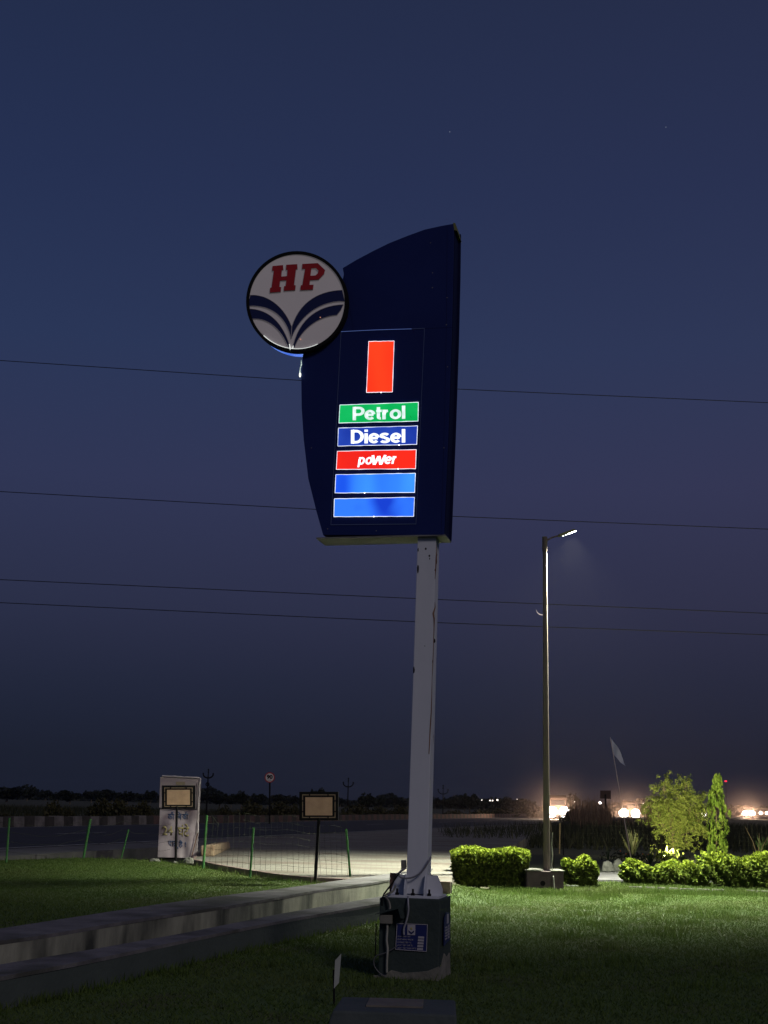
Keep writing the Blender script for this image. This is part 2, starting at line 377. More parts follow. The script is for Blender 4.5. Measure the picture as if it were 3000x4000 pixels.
# ------------------------------------------------------------------ terrain
g = MB(); Zr = .30
g.add([(-1500, -40, -.06), (1500, -40, -.06), (1500, 1500, -.06), (-1500, 1500, -.06)], [(0, 1, 2, 3)])
tag(g.build('ground', M['field']), kind='structure')
WALLB = [(0,3767), (362,3708), (723,3644), (1085,3571), (1500,3499), (1690,3464)]      # near wall, back edge of its top
WALLF = [(0,3815), (362,3747), (723,3671), (1085,3598), (1500,3526), (1690,3488)]
FARF = [(0,3675), (181,3651), (542,3589), (904,3537), (1220,3481), (1500,3440), (1660,3417)]
FARB = [(0,3627), (362,3571), (633,3530), (904,3494), (1175,3461), (1356,3434), (1520,3413), (1690,3391)]
def ext(pts, z):
    P = [gnd(x, y, z) for x, y in pts]; d = (P[0]-P[1]); P.insert(0, P[0]+d*3); return P
nb, nf = ext(WALLB, .25), ext(WALLF, .25); fb, ff = ext(FARB, .35), ext(FARF, .35)
KERB = [gnd(x, y, Zr) for x, y in [(770,3345), (763,3358), (869,3380), (970,3397), (1110,3418), (1230,3429), (1346,3434), (1600,3440), (1765,3446)]]
# right lawn (foreground), one thick sheet with gentle undulation
def sheet(name, poly, z, zb, m, kind='structure', sub=0):
    b = MB(); b.prism([(p[0], p[1], zb) for p in poly], (0, 0, z-zb)); o = b.build(name, m); return tag(o, kind=kind)
lawnR = [(nf[0].x, nf[0].y), *[(p.x, p.y) for p in nf[1:]], (.9, 24.2), (2.4, 25.0), (5.2, 26.2), (14, 26.8), (30, 27), (30, 2), (-30, 2), (-30, nf[0].y)]
sheet('lawn', lawnR, 0, -.05, M['grass'])
bk = MB(); bt = [gnd(1440, 3446, .2), gnd(1600, 3452, .2), gnd(1770, 3458, .19), Vector((2.0, 25.2, .04))]; bb = [Vector((-1.0, 20.8, 0)), Vector((.3, 21.3, 0)), Vector((1.9, 22.0, 0)), Vector((3.2, 24.6, 0))]
for i in range(3): bk.add([bb[i], bb[i+1], bt[i+1], bt[i]], [(0, 1, 2, 3)])
tag(bk.build('lawn', M['grass'], smooth=True), kind='structure')
bed = [(2.35, 24.62), (5.2, 26.25), (14, 26.85), (30, 27.05), (30, 46), (4.6, 46), (3.4, 34), (2.2, 26)]
sheet('garden_soil', bed, -.005, -.05, mat('bed_soil', (.022, .03, .012), 1, (.04, .045, .02), 3, (.3, .7), .5, 30))
cur = [gnd(x, y, .24) for x, y in [(0, 3362), (330, 3352), (600, 3362), (763, 3385), (869, 3407), (970, 3424), (1110, 3440), (1230, 3452), (1310, 3462)]]
left = [(cur[0].x-25, cur[0].y-4)] + [(p.x, p.y) for p in cur] + [(p.x, p.y) for p in reversed(fb[:-3])]
sheet('lawn', left, .24, -.05, M['grass'])
# driveway
dw = [(p.x, p.y) for p in KERB] + [(gnd(x, y, Zr).x, gnd(x, y, Zr).y) for x, y in [(1420,3436), (1600,3440), (1765,3446), (1768,3385), (2010, 3300), (2075, 3262), (2135, 3240)]]
far_l = [(2135, 3222), (1500, 3225), (900, 3262)]
dw += [(gnd(x, y, Zr).x, gnd(x, y, Zr).y) for x, y in far_l] + [(gnd(760, 3290, Zr).x, gnd(760, 3290, Zr).y)]
sheet('driveway', dw, Zr, -.05, M['paver'])
kb = MB()
P0 = KERB
for i in range(len(P0)-1):
    a, b = P0[i], P0[i+1]; n = Vector((b.y-a.y, a.x-b.x, 0)).normalized()*.07
    if n.y > 0: n = -n
    seg = max(1, int((b-a).length/.45))
    for k in range(seg):
        p, q = a.lerp(b, (k+.02)/seg), a.lerp(b, (k+.98)/seg)
        kb.hexa([(p.x, p.y, 0), (q.x, q.y, 0), (q.x+n.x, q.y+n.y, 0), (p.x+n.x, p.y+n.y, 0)],
                [(p.x, p.y, Zr+.012), (q.x, q.y, Zr+.012), (q.x+n.x, q.y+n.y, Zr+.008), (p.x+n.x, p.y+n.y, Zr+.008)])
tag(kb.build('kerb', M['kerbp']), 'low brown block kerb curving round the edge of the paved driveway', 'kerb')
# highway
def near(Y): return -9.6+.3*(Y-32) if Y < 190 else -9.6+.3*158+(Y-190)*.42
Ys = [-40, 0, 20, 32, 45, 60, 80, 100, 130, 160, 190, 220, 260, 300, 400, 600, 1000]
rd = MB(); WD = 12.9
for i in range(len(Ys)-1):
    a, b = Ys[i], Ys[i+1]; xa, xb = near(a), near(b)
    rd.hexa([(xa, a, 0), (xb, b, 0), (xb-WD, b, 0), (xa-WD, a, 0)], [(xa, a, Zr+.006), (xb, b, Zr+.006), (xb-WD, b, Zr+.006), (xa-WD, a, Zr+.006)])
tag(rd.build('road', M['asphalt']), kind='structure')
sh = MB()
for i in range(3, 6):
    a, b = Ys[i-1], Ys[i]; xa, xb = near(a)+2.2, near(b)+2.2
    if b <= 45:
        sh.hexa([(xa, a, 0), (xb, b, 0), (xb-2.2, b, 0), (xa-2.2, a, 0)], [(xa, a, Zr-.004), (xb, b, Zr-.004), (xb-2.2, b, Zr-.004), (xa-2.2, a, Zr-.004)])
a, b = 0, 20
sh.hexa([(near(a)+2.2, a, 0), (near(b)+2.2, b, 0), (near(b), b, 0), (near(a), a, 0)], [(near(a)+2.2, a, Zr-.004), (near(b)+2.2, b, Zr-.004), (near(b), b, Zr-.004), (near(a), a, Zr-.004)])
tag(sh.build('road_shoulder', M['shoulder']), kind='structure')
mk = MB()
def stripe(off, w, y0, y1):
    n = max(1, int((y1-y0)/12))
    for k in range(n):
        a, b = y0+(y1-y0)*k/n, y0+(y1-y0)*(k+1)/n
        mk.add([(near(a)+off, a, Zr+.011), (near(a)+off+w, a, Zr+.011), (near(b)+off+w, b, Zr+.011), (near(b)+off, b, Zr+.011)], [(0, 1, 2, 3)])
stripe(-.22, .15, 0, 300); stripe(-WD+.35, .13, 0, 300)
for k in range(14): stripe(-6.4, .14, 20+k*9, 23.5+k*9)
tag(mk.build('road_markings', M['marking']), kind='structure')
# median parapet, alternate light and dark blocks
md = MB(); Y = 20.0; k = 0
while Y < 175:
    L = .8+.0*Y; xa, xb = near(Y)-WD-.55, near(Y+L)-WD-.55; h = .42+random.uniform(-.02, .02)
    lig = k % 2 == 0; mi = 0 if lig else 1
    if Y > 68: mi = 2 if lig else 1
    e = .02
    md.hexa([(xa, Y+e, 0), (xb, Y+L-e, 0), (xb-.35, Y+L-e, 0), (xa-.35, Y+e, 0)],
            [(xa-.05, Y+e, Zr+h), (xb-.05, Y+L-e, Zr+h), (xb-.3, Y+L-e, Zr+h), (xa-.3, Y+e, Zr+h)], mi)
    Y += L; k += 1
tag(md.build('parapet_kerb', [M['kwhite'], M['kblack'], M['kred']]), 'long low kerb of light and dark painted blocks along the far side of the road', 'kerb')

# ------------------------------------------------------------------ drain walls
def wall(front, back, z, zb, name, mf, mt, label):
    t = thing(name, (0, 0, 0), label=label, cat='wall'); b = MB(); c = MB()
    n = 9
    def res(P, K=26):
        L = [0]
        for i in range(1, len(P)): L.append(L[-1]+(P[i]-P[i-1]).length)
        out = []
        for k in range(K):
            s = L[-1]*k/(K-1); i = max(j for j in range(len(L)) if L[j] <= s+1e-6); i = min(i, len(P)-2)
            out.append(P[i].lerp(P[i+1], (s-L[i])/(L[i+1]-L[i])))
        return out
    Fp, Bp = res(front), res(back)
    for i in range(len(Fp)-1):
        f0, f1, b0, b1 = Fp[i], Fp[i+1], Bp[i], Bp[i+1]
        v = lambda p, zz: (p.x, p.y, zz)
        b.add([v(f0, zb), v(f1, zb), v(b1, zb), v(b0, zb), v(f0, z-.03), v(f1, z-.03), v(b1, z-.03), v(b0, z-.03)], [(0, 1, 5, 4), (2, 3, 7, 6)])
        j0, j1 = [Vector((0, -.012-.008*math.sin(7.3*(i+q)), 0)) for q in (0, 1)]
        c.hexa([v(f0+j0, z-.032), v(f1+j1, z-.032), v(b1, z-.032), v(b0, z-.032)], [v(f0+j0, z), v(f1+j1, z), v(b1, z), v(b0, z)])
    for P in (0, -1):
        b.add([(Fp[P].x, Fp[P].y, zb), (Bp[P].x, Bp[P].y, zb), (Bp[P].x, Bp[P].y, z-.03), (Fp[P].x, Fp[P].y, z-.03)], [(0, 1, 2, 3)])
    b.build('wall_face', mf, t); c.build('coping', mt, t)
wall(ff, fb, .35, -.3, 'drain_wall', M['conc'], M['conctop'], 'long stained pale concrete wall in front of the left lawn, the farther one')
wall(nf, nb, .25, -.3, 'drain_wall', M['darkconc'], M['conctop'], 'low dark green concrete wall with mauve top, nearer to the camera')

# ------------------------------------------------------------------ pedestal
pd = thing('pedestal', O, -YAW, 'dark green painted concrete block carrying the tall price sign', 'pedestal')
fbl, fbr = c4(490, 1420, 0), Vector((0, 0, 0)); ftl, ftr = c4(505, 575, .03), c4(1165, 585, .03)
dep = .62
# right side depth from the photograph's far right corner
pb = MB(); zt = (ftl.z+ftr.z)/2
bot = [(fbl.x, 0, -.02), (0, 0, -.02), (.01, dep, -.02), (fbl.x, dep, -.02)]
top = [(ftl.x, .03, zt), (ftr.x, .03, zt), (ftr.x, dep-.03, zt), (ftl.x, dep-.03, zt)]
pb.hexa(bot, top); body = pb.build('block', M['ped'], pd, bevel=.012)
pl_ = MB()                                                    # broken render at the foot
pl_.prism([(-.62, -.012, 0), (-.05, -.012, 0), (.008, -.012, .0), (.006, -.012, .13), (-.1, -.012, .085), (-.2, -.012, .07), (-.34, -.012, .055), (-.45, -.012, .075), (-.52, -.012, .03), (-.62, -.012, .02)], (0, .02, 0))
pl_.prism([(.012, -.005, 0), (.022, .55, 0), (.016, .52, .20), (.012, .40, .17), (.012, .25, .22), (.010, .12, .12), (.008, -.005, .11)], (-.02, 0, 0))
pl_.build('chipped_render', M['rawconc'], pd)
def front_v(z): return .03*max(0, z)/zt
# poster on the front
po = thing('notice_plate', O, -YAW, 'blue notice with five white boxes on the front of the dark pedestal', 'notice', 'blue notices on the pedestal')
def F4(x, y, v=.008): return c4(x, y, v)
b = MB(); b.prism([F4(695, 850), F4(1022, 862), F4(1012, 1152), F4(678, 1130)], (0, -.006, 0)); b.build('plate', M['poster'], po)
b = MB()
for a_, b_ in (((695,850),(1022,862)), ((1022,862),(1012,1152)), ((1012,1152),(678,1130)), ((678,1130),(695,850))):
    b.tube([F4(*a_, 0), F4(*b_, 0)], .0035, 4)
b.build('border', M['pwhite'], po)
b = MB(); b.prism([F4(808, 862, 0), F4(892, 863, 0), F4(889, 976, 0), F4(805, 973, 0)], (0, -.003, 0)); b.build('emblem_card', M['pwhite'], po)
b = MB(); b.ball(F4(848, 905, -.004), .012, sc=(1, .2, 1)); b.build('emblem_sun', M['pyel'], po)
b = MB(); b.prism([F4(818, 922, -.004), F4(848, 946, -.004), F4(880, 924, -.004), F4(876, 946, -.004), F4(848, 968, -.004), F4(820, 944, -.004)], (0, -.002, 0)); b.build('emblem_leaf', M['bluev'], po)
for i, s in enumerate(('EQUIPMENT NO.', 'EARTHING VALUE', 'CONNECTED TO', 'LAST TEST DATE', 'NEXT TEST DUE DATE')):
    y = 982+i*31.5; x1 = (840, 868, 845, 858, 898)[i]; x0 = 700-i*1.5
    text('lettering', s, [F4(x0, y, 0), F4(x1, y+4, 0), F4(x1, y+20, 0), F4(x0, y+16, 0)], M['pwhite'], po, .001, .01)
    b = MB(); q = 924-i*3.2; y2 = 988+i*31.5
    b.prism([F4(q, y2, 0), F4(q+64, y2+3, 0), F4(q+62, y2+25, 0), F4(q-2, y2+22, 0)], (0, -.003, 0)); b.build('white_box', M['pwhite'], po)
# poster on the right-hand side
po2 = thing('notice_plate', O, -YAW, 'narrow bent blue notice on the right-hand side of the pedestal', 'notice', 'blue notices on the pedestal')
X2 = .022
def side(u, z, k=0): return Vector((X2+k, u, z))
b = MB(); b.prism([side(.14, .30), side(.46, .33), side(.42, .58), side(.24, .60), side(.14, .55)], (.005, 0, 0)); b.build('plate', M['poster'], po2)
b = MB(); b.box((X2+.006, .27, .49), (X2+.009, .36, .575)); 
for i in range(5): b.box((X2+.006, .34, .35+i*.026), (X2+.009, .41, .368+i*.026)); b.box((X2+.006, .18, .35+i*.026), (X2+.008, .29+.02*(i % 2), .362+i*.026))
b.build('white_box', M['pwhite'], po2)

# ------------------------------------------------------------------ pylon sign
PZ = zt
sg = thing('pylon_sign', O, -YAW, 'tall navy petrol price sign with round emblem on a lilac steel post', 'sign')
VP = .21                                                   # front face of the post
wl, wr = c4(588/1, 0, 0), 0
def pp(x, y): return loc(x, y, VP)
def n1(x, y): return (x, y)
pw = .155
pt_l, pt_r = loc(1633, 2100, VP), loc(1704, 2100, VP)
pb_l, pb_r = loc(1586, 3465, VP), loc(1667, 3465, VP)
PW = .2
b = MB()
b.hexa([(pb_l.x, VP, PZ+.03), (pb_r.x, VP, PZ+.03), (pb_r.x, VP+PW, PZ+.03), (pb_l.x, VP+PW, PZ+.03)],
       [(pt_l.x, VP, pt_l.z+.25), (pt_r.x, VP, pt_l.z+.25), (pt_r.x, VP+PW, pt_l.z+.25), (pt_l.x, VP+PW, pt_l.z+.25)])
post = b.build('post', M['pole'], sg, bevel=.006)
def r5(x, y): return 1550+x/2.457, 2050+y/2.457
# rust streaks and flakes where the photo shows them
chipm = mat('chip', (.012, .008, .008), .9)
for x, y, rx, rz in [(278,230,.012,.012), (312,298,.010,.012), (203,425,.010,.045), (205,240,.006,.02), (163,1393,.010,.035), (360,1113,.011,.022), (315,325,.006,.01), (268,1163,.005,.005),
                     (383,290,.007,.012), (380,350,.008,.03), (370,432,.009,.012), (345,1310,.006,.02)]:
    b = MB(); p = loc(*r5(x, y), VP-.001); b.prism([(p.x+rx*math.cos(a)*random.uniform(.7, 1.15), VP-.001, p.z+rz*math.sin(a)) for a in [2*math.pi*k/9 for k in range(9)]], (0, .004, 0))
    b.build('paint_chip', chipm, sg)
def streak(pts):
    b = MB()
    L = [loc(*r5(x, y), VP-.0015) for x, y, w in pts]; W_ = [w/2.457*13/5000 for _, _, w in pts]
    b.prism([p+Vector((-w/2, 0, 0)) for p, w in zip(L, W_)]+[p+Vector((w/2, 0, 0)) for p, w in reversed(list(zip(L, W_)))], (0, .0035, 0)); b.build('rust_streak', M['rust'], sg)
streak([(366,740,2), (368,790,8), (350,850,18), (358,900,14), (358,980,8), (352,1150,5), (346,1330,7), (338,1480,3), (335,1640,6), (330,1800,9), (320,1960,11), (314,2100,10), (308,2200,8)])
streak([(381,180,2), (383,260,8), (378,340,12), (374,420,9), (367,520,3)])
# base plate, gussets, bolts
bx0, bx1 = c4(600, 0, .1).x, c4(1150, 0, .1).x
b = MB(); b.box((bx0, .10, PZ), (bx1, .52, PZ+.022)); b.build('base_plate', M['pole'], sg)
def gus(name, pts, v, m): b = MB(); b.prism([(x, v, z) for x, z in pts], (0, .012, 0)); b.build(name, m, sg)
zb_ = PZ+.022
gus('gusset', [(pb_r.x-.0, zb_), (pb_r.x+.15, zb_), (pb_r.x+.15, zb_+.06), (pb_r.x+.10, zb_+.185), (pb_r.x, zb_+.185)], VP+.03, M['pole'])
gus('gusset', [(pb_l.x, zb_), (pb_l.x-.15, zb_), (pb_l.x-.15, zb_+.04), (pb_l.x-.10, zb_+.185), (pb_l.x, zb_+.185)], VP+.03, M['pole'])
tag(sg.children[-1])
gus('gusset', [(pb_l.x-.08, zb_), (pb_l.x-.20, zb_), (pb_l.x-.20, zb_+.19), (pb_l.x-.08, zb_+.18)], VP+.17, M['rust'])
for x in (pb_l.x+.0, pb_r.x-.01):
    b = MB(); b.prism([(x, VP, zb_), (x, .105, zb_), (x, .105, zb_+.06), (x, VP-.04, zb_+.19), (x, VP, zb_+.19)], (.012, 0, 0)); b.build('gusset', M['pole'], sg)
for x in (c4(700,0,.12).x, c4(870,0,.12).x, c4(1045,0,.12).x):
    b = MB(); b.tube([(x, .135, zb_), (x, .135, zb_+.022)], .021, 6); b.tube([(x, .135, zb_+.022), (x, .135, zb_+.06)], .010, 8); b.build('anchor_bolt', M['black'], sg)
b = MB(); a0 = c4(735, 262, VP+.02); b.box((a0.x, VP+.02, a0.z), (c4(785,262,VP+.02).x, VP+.08, c4(735,165,VP+.02).z)); b.build('socket_box', M['plastic'], sg, bevel=.004)
# cabinet
VF = VP-.05; TH = .30
outl = [(572,2038), (530,1890), (480,1690), (452,1450), (439,1250), (437,1080), (446,930), (490,760), (590,600), (690,470), (700,430), (693,390),
        (780,338), (880,285), (980,236), (1090,192), (1200,152), (1300,130), (1380,116), (1376,400), (1366,800), (1345,1400), (1318,2040)]
b = MB(); b.prism([c1(x, y, VF) for x, y in outl], (0, TH, 0)); b.build('cabinet', M['navy'], sg, bevel=.004)
b = MB()                                                   # side return with its two folded lips
e = [c1(x, y, VF) for x, y in [(1380,116), (1376,400), (1366,800), (1345,1400), (1318,2040)]]
b.prism([(p.x+.002, VF+.02, p.z) for p in e]+[(p.x+.006, VF+.02, p.z) for p in reversed(e)], (0, TH-.03, 0))
b.prism([(p.x+.000, VF+TH-.03, p.z) for p in e]+[(p.x+.028, VF+TH-.03, p.z) for p in reversed(e)], (0, .03, 0))
b.build('side_return', M['navyside'], sg)
for q_ in (((1338,128),(1334,700),(1322,1300),(1300,2036)), ((1200,763),(1372,757)), ((700,430),(760,772))):
    b = MB(); b.tube([c1(x, y, VF+.0005) for x, y in q_], .0022, 4); b.build('seam', M['navyside'], sg)
for x, y in [(1235,235), (1248,420), (1246,512), (1337,573), (1333,740), (1340,1000), (1318,1500), (500,1500), (600,2000), (900,2012)]:
    b = MB(); b.ball(c1(x, y, VF-.001), .006, seg=8, sc=(1, .5, 1)); b.build('rivet', M['galv'], sg)
b = MB(); p = c1(1380, 114, VF); b.prism([(p.x-.01, VF-.002, p.z+.006), (p.x+.015, VF-.002, p.z+.0), (p.x+.035, VF-.002, p.z-.09), (p.x+.003, VF-.002, p.z-.08)], (0, TH, 0)); b.build('top_cap', M['olive'], sg)
b = MB()
q0 = c1(531, 2040, VF).x; q1 = c1(1318, 2040, VF).x+.012; zc = c1(900, 2042, VF).z
b.box((q0, VF+.0, zc-.018), (q1, VF+TH+.06, zc-.003)); b.build('bottom_tray', M['galv'], sg)
# thin frame line round the price window
b = MB(); q = [(683,783), (1198,763), (1145,1970), (620,1975)]
for i in range(4): b.tube([c1(*q[i], VF-.001), c1(*q[(i+1) % 4], VF-.001)], .0045 if i in (0, 2) else .003, 4)
b.build('window_trim', M['groove'], sg)
b = MB(); b.tube([c1(683, 783, VF-.004), c1(900, 772, VF-.004), c1(1118, 766, VF-.004)], .0032, 4); b.build('window_trim', emit('leak_blue', (.10, .16, .45), .5), sg)
leak = emit('leaking_light', (.85, .9, 1.0), 1.15, (.5, .58, .75), 9, (.35, .65))
def lightbox(name, q, m, label, rim=.0036, lit=None):
    q = [c1(x, y, VF-.004) for x, y in q]
    fr = MB(); cen = sum(q, Vector())/4
    fr.prism([cen+(p-cen)*1.035+Vector((0, .004-.003, 0)) for p in q], (0, -.004+.0, 0)); o = fr.build('frame', M['navyside'], None)
    b = MB(); b.prism([p+Vector((0, 0, 0)) for p in q], (0, -.008, 0)); pn = b.build(name, m, sg); pn['label'] = label
    o.parent = pn
    b = MB()
    for i in range(4):
        A, B = q[i], q[(i+1) % 4]; pts = [A.lerp(B, k/14)+Vector((0, -.009, random.uniform(-.0015, .0015))) for k in range(15)]
        b.tube(pts, [rim*random.uniform(.75, 1.1) for _ in pts], 4)
    e_ = b.build('light_gap', lit or leak, None); e_.parent = pn
    return pn
lr = emit('red_panel', L3(255, 42, 18), 1.0, L3(255, 66, 26), 2.5, vec=(1, 1, .4))
lg = emit('green_panel', L3(0, 158, 72), 1.0, L3(20, 180, 92), 3)
lb = emit('blue_panel', L3(24, 50, 150), 1.0, L3(40, 72, 175), 3)
lp = emit('scarlet_panel', L3(205, 14, 22), 1.0, L3(255, 52, 24), 1.2)
lc1 = emit('azure_panel', L3(24, 78, 215), 1.05, L3(62, 150, 255), 1.7, (.38, .62), (1, 1, .25))
lc2 = emit('cobalt_panel', L3(20, 58, 190), 1.05, L3(48, 118, 246), 2.2, (.42, .62))
lw = emit('lit_letter', (.86, .93, 1.0), 1.15)
lw2 = emit('dim_letter', L3(190, 215, 205), 1.0, L3(235, 245, 250), 14)
lightbox('red_light_panel', [(855,845), (1012,842), (1001,1157), (841,1160)], lr, 'upright red glowing panel, topmost of the lit panels')
P1 = lightbox('petrol_panel', [(677,1237), (1161,1220), (1159,1337), (671,1348)], lg, 'green lit strip reading Petrol')
P2 = lightbox('diesel_panel', [(668,1380), (1156,1366), (1151,1480), (664,1490)], lb, 'dark blue lit strip reading Diesel')
P3 = lightbox('power_panel', [(661,1522), (1148,1512), (1144,1630), (655,1635)], lp, 'red lit strip reading poWer')
lightbox('blue_light_panel', [(652,1667), (1143,1658), (1138,1776), (647,1780)], lc1, 'bright blue blank lit strip below the red one')
lightbox('blue_light_panel', [(643,1816), (1137,1806), (1132,1924), (640,1926)], lc2, 'darker blue blank lit strip at the bottom')
VT = VF-.0125
def T(s, q, m, p, **k): text('lettering', s, [c1(x, y, VT) for x, y in q], m, p, **k)
strokes('lettering', 'Petrol', [c1(x, y, VT) for x, y in [(753,1247), (1082,1239), (1082,1320), (753,1330)]], lw2, P1)
strokes('lettering', 'Diesel', [c1(x, y, VT) for x, y in [(742,1389), (1082,1384), (1082,1467), (742,1474)]], lw, P2)
for s_, q_ in (('po', [(797,1541), (884,1539), (872,1602), (785,1604)]), ('W', [(874,1546), (962,1544), (951,1605), (863,1607)]), ('er', [(959,1535), (1036,1533), (1023,1598), (946,1600)])):
    strokes('lettering', s_, [c1(x, y, VT) for x, y in q_], lw, P3, w=.2)
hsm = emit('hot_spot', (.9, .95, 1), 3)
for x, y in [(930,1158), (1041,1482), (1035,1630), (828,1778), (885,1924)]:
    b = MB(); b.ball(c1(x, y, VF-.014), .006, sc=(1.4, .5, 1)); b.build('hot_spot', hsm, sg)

# round emblem
VD = VF-.075
CX, CY, RX, RY = 410, 597, 309, 307
def ell(k, n=72, v=VD, cx=CX, cy=CY): return [c1(cx+RX*k*math.cos(2*math.pi*i/n), cy+RY*k*math.sin(2*math.pi*i/n), v) for i in range(n)]
b = MB(); b.prism(ell(1.015), (0, .07, 0), holes=[ell(.955)]); em = b.build('emblem', M['black'], sg); em['label'] = 'round white lamp emblem with red letters and blue leaf bands'
b = MB(); b.prism(ell(.99, v=VD+.07), (0, .20, 0)); b.build('drum', emit('blue_drum', (.02, .035, .16), .35), em)
b = MB(); b.prism(ell(.955, v=VD+.012), (0, .05, 0)); M['acry'].node_tree.nodes['Principled BSDF'].inputs['Emission Color'].default_value = (1, .9, .92, 1); M['acry'].node_tree.nodes['Principled BSDF'].inputs['Emission Strength'].default_value = .05   # the lamp box still gives a faint light
b.build('face', M['acry'], em)
VE = VD+.006
def cv(pts): return [c1(x, y, VE) for x, y in pts]
def bez(P, n=14):
    out = []
    for i in range(0, len(P)-1, 3):
        a, b_, c_, d = [Vector((*p, 0)) for p in P[i:i+4]]
        for k in range(n):
            t = k/n; out.append(tuple((a*(1-t)**3+b_*3*t*(1-t)**2+c_*3*t*t*(1-t)+d*t**3)[:2]))
    out.append(P[-1]); return out
bands = [
 # left upper, right upper
 bez([(122,558),(220,550),(330,620),(378,752)]) + bez([(374,826),(350,700),(260,612),(103,626)]),
 bez([(690,527),(560,530),(430,590),(380,752)]) + bez([(376,826),(420,700),(540,590),(706,596)]),
 # left lower, right lower
 bez([(104,642),(230,640),(320,720),(366,868)]) + bez([(357,885),(322,780),(240,690),(122,706)]) + [(108,676)],
 bez([(697,616),(560,620),(430,690),(388,868)]) + bez([(395,884),(430,780),(530,690),(658,681)]) + [(682,650)],
]
for bd in bands:
    b = MB(); b.prism(cv(bd), (0, .006, 0)); b.build('leaf_band', M['bluev'], em)
    b = MB(); q = cv(bd); b.tube([p+Vector((0, -.001, 0)) for p in q+[q[0]]], .0035, 4); b.build('band_edge', M['pale'], em)
Hp = [(262,380),(325,374),(327,402),(318,405),(314,445),(351,442),(354,402),(345,402),(346,372),(413,368),(414,398),(405,400),(393,497),(403,499),(400,528),(331,532),(333,505),(343,503),(347,467),(307,469),(303,508),(313,510),(311,538),(245,543),(247,514),(256,512),(270,408),(259,408)]
Pp = [(446,367),(540,362),(584,404),(578,428),(546,462),(492,466),(488,496),(513,495),(510,524),(433,528),(436,499),(446,498),(463,396),(444,397)]
Ph = [(500,393),(528,391),(545,408),(541,425),(526,438),(494,440)]
b = MB(); b.prism(cv(Hp), (0, -.010, 0)); b.build('letter_h', M['redv'], em)
b = MB(); b.prism(cv(Pp), (0, -.010, 0), holes=[cv(Ph)]); b.build('letter_p', M['redv'], em)
for l in (Hp, Pp):
    b = MB(); q = cv(l); b.tube(q+[q[0]], .005, 4); b.build('letter_edge', M['pale'], em)
b = MB(); b.tube([c1(CX+RX*.952*math.cos(a), CY+RY*.952*math.sin(a), VD+.002) for a in [R(64+k*5) for k in range(15)]], .004, 5)
b.tube([c1(364, 860, VD+.003), c1(370, 896, VD+.003)], .005, 4); b.tube([c1(388, 870, VD+.003), c1(380, 896, VD+.003)], .004, 4)
b.build('light_gap', emit('gap_white', (.9, .95, .9), .75), em)
# lit underside of the drum and the dangling LED strip
b = MB(); A0, A1 = R(80), R(128); N = 20
pr = []
for k in range(N+1):
    a = A0+(A1-A0)*k/N; pr.append(a)
f1 = [c1(CX+RX*.995*math.cos(a), CY+RY*.995*math.sin(a), VD+.07) for a in pr]
outv = [(p.x, p.y, p.z) for p in f1]+[(p.x, p.y+.19, p.z) for p in f1]
b.add(outv, [(k, k+1, N+2+k, N+1+k) for k in range(N)])
b.build('lit_rim', emit('rim_blue', L3(60, 100, 215), 1.0, L3(110, 150, 240), 5), em, fix=False)
b = MB(); pts = [(437,958), (438,985), (431,1010), (428,1040)]
b.tube([c1(x, y, VF-.02) for x, y in pts], [.003, .007, .004, .006], 6); b.build('loose_led_strip', emit('led_strip', (.75, .9, .8), .9, (.2, .3, .25), 60, (.4, .6)), sg)
b = MB(); b.ball(c1(430, 1050, VF-.02), .016, sc=(.7, .6, 1.7)); b.build('loose_led', emit('led_tip', (.95, 1, .8), 1.6), sg)
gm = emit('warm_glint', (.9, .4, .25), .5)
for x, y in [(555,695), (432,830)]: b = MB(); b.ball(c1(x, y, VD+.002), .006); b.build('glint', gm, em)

# ------------------------------------------------------------------ cables and junction box at the pedestal
def cable(name, pts, r, m, label, fn=c4, v=-.02, cat='cable', n=7):
    P = [fn(p[0], p[1], p[2] if len(p) > 2 else v) for p in pts]
    Q = []
    for i in range(len(P)-1):
        p0, p1, p2, p3 = P[max(i-1, 0)], P[i], P[i+1], P[min(i+2, len(P)-1)]
        for k in range(5):
            t = k/5; Q.append(.5*((2*p1)+(p2-p0)*t+(2*p0-5*p1+4*p2-p3)*t*t+(3*p1-p0-3*p2+p3)*t**3))
    Q.append(P[-1]); Q = [O+SU*q.x+SV*q.y+Vector((0, 0, max(q.z, .004))) for q in Q]
    b = MB(); b.tube(Q, r, n); return tag(b.build(name, m, smooth=True), label, cat)
jb = thing('junction_box', O, -YAW, 'small grey junction box under a bent metal hood on the left of the pedestal', 'box')
b = MB(); u0, u1 = c4(525, 0, -.06).x, c4(650, 0, -.06).x; z0, z1 = c4(0, 828, -.06).z, c4(0, 735, -.06).z
b.box((u0, -.06, z0), (u1, -.002, z1)); b.build('casing', M['plastic'], jb, bevel=.005)
b = MB(); h0, h1, h2 = c4(455, 748, -.09), c4(705, 665, -.09), c4(745, 795, -.09)
b.prism([h0, h1, h1+Vector((.02, 0, -.003)), h2+Vector((.01, 0, 0)), h2+Vector((-.012, 0, .0)), h1+Vector((.0, 0, -.022)), h0+Vector((0, 0, -.006))], (0, .088, 0)); b.build('hood', M['ped'], jb)
cable('conduit_pipe', [(590,828), (588,930), (582,1030), (592,1130), (585,1250), (583,1385)], .011, M['cablew'], 'white plastic pipe running down from the junction box into the grass', v=-.03, cat='pipe')
cable('flexible_conduit', [(812,556,.02), (815,640), (818,700), (808,770), (790,840), (768,905), (768,975)], .0095, M['silver'], 'silver flexible conduit hanging down the front of the pedestal', v=-.02, cat='conduit')
cable('grey_cable', [(690,1095), (640,1130), (560,1170), (480,1195), (445,1240), (450,1310), (500,1380), (560,1420), (640,1465)], .0055, M['cableg'], 'thin grey cable looping from the blue notice down to the grass', v=-.03)
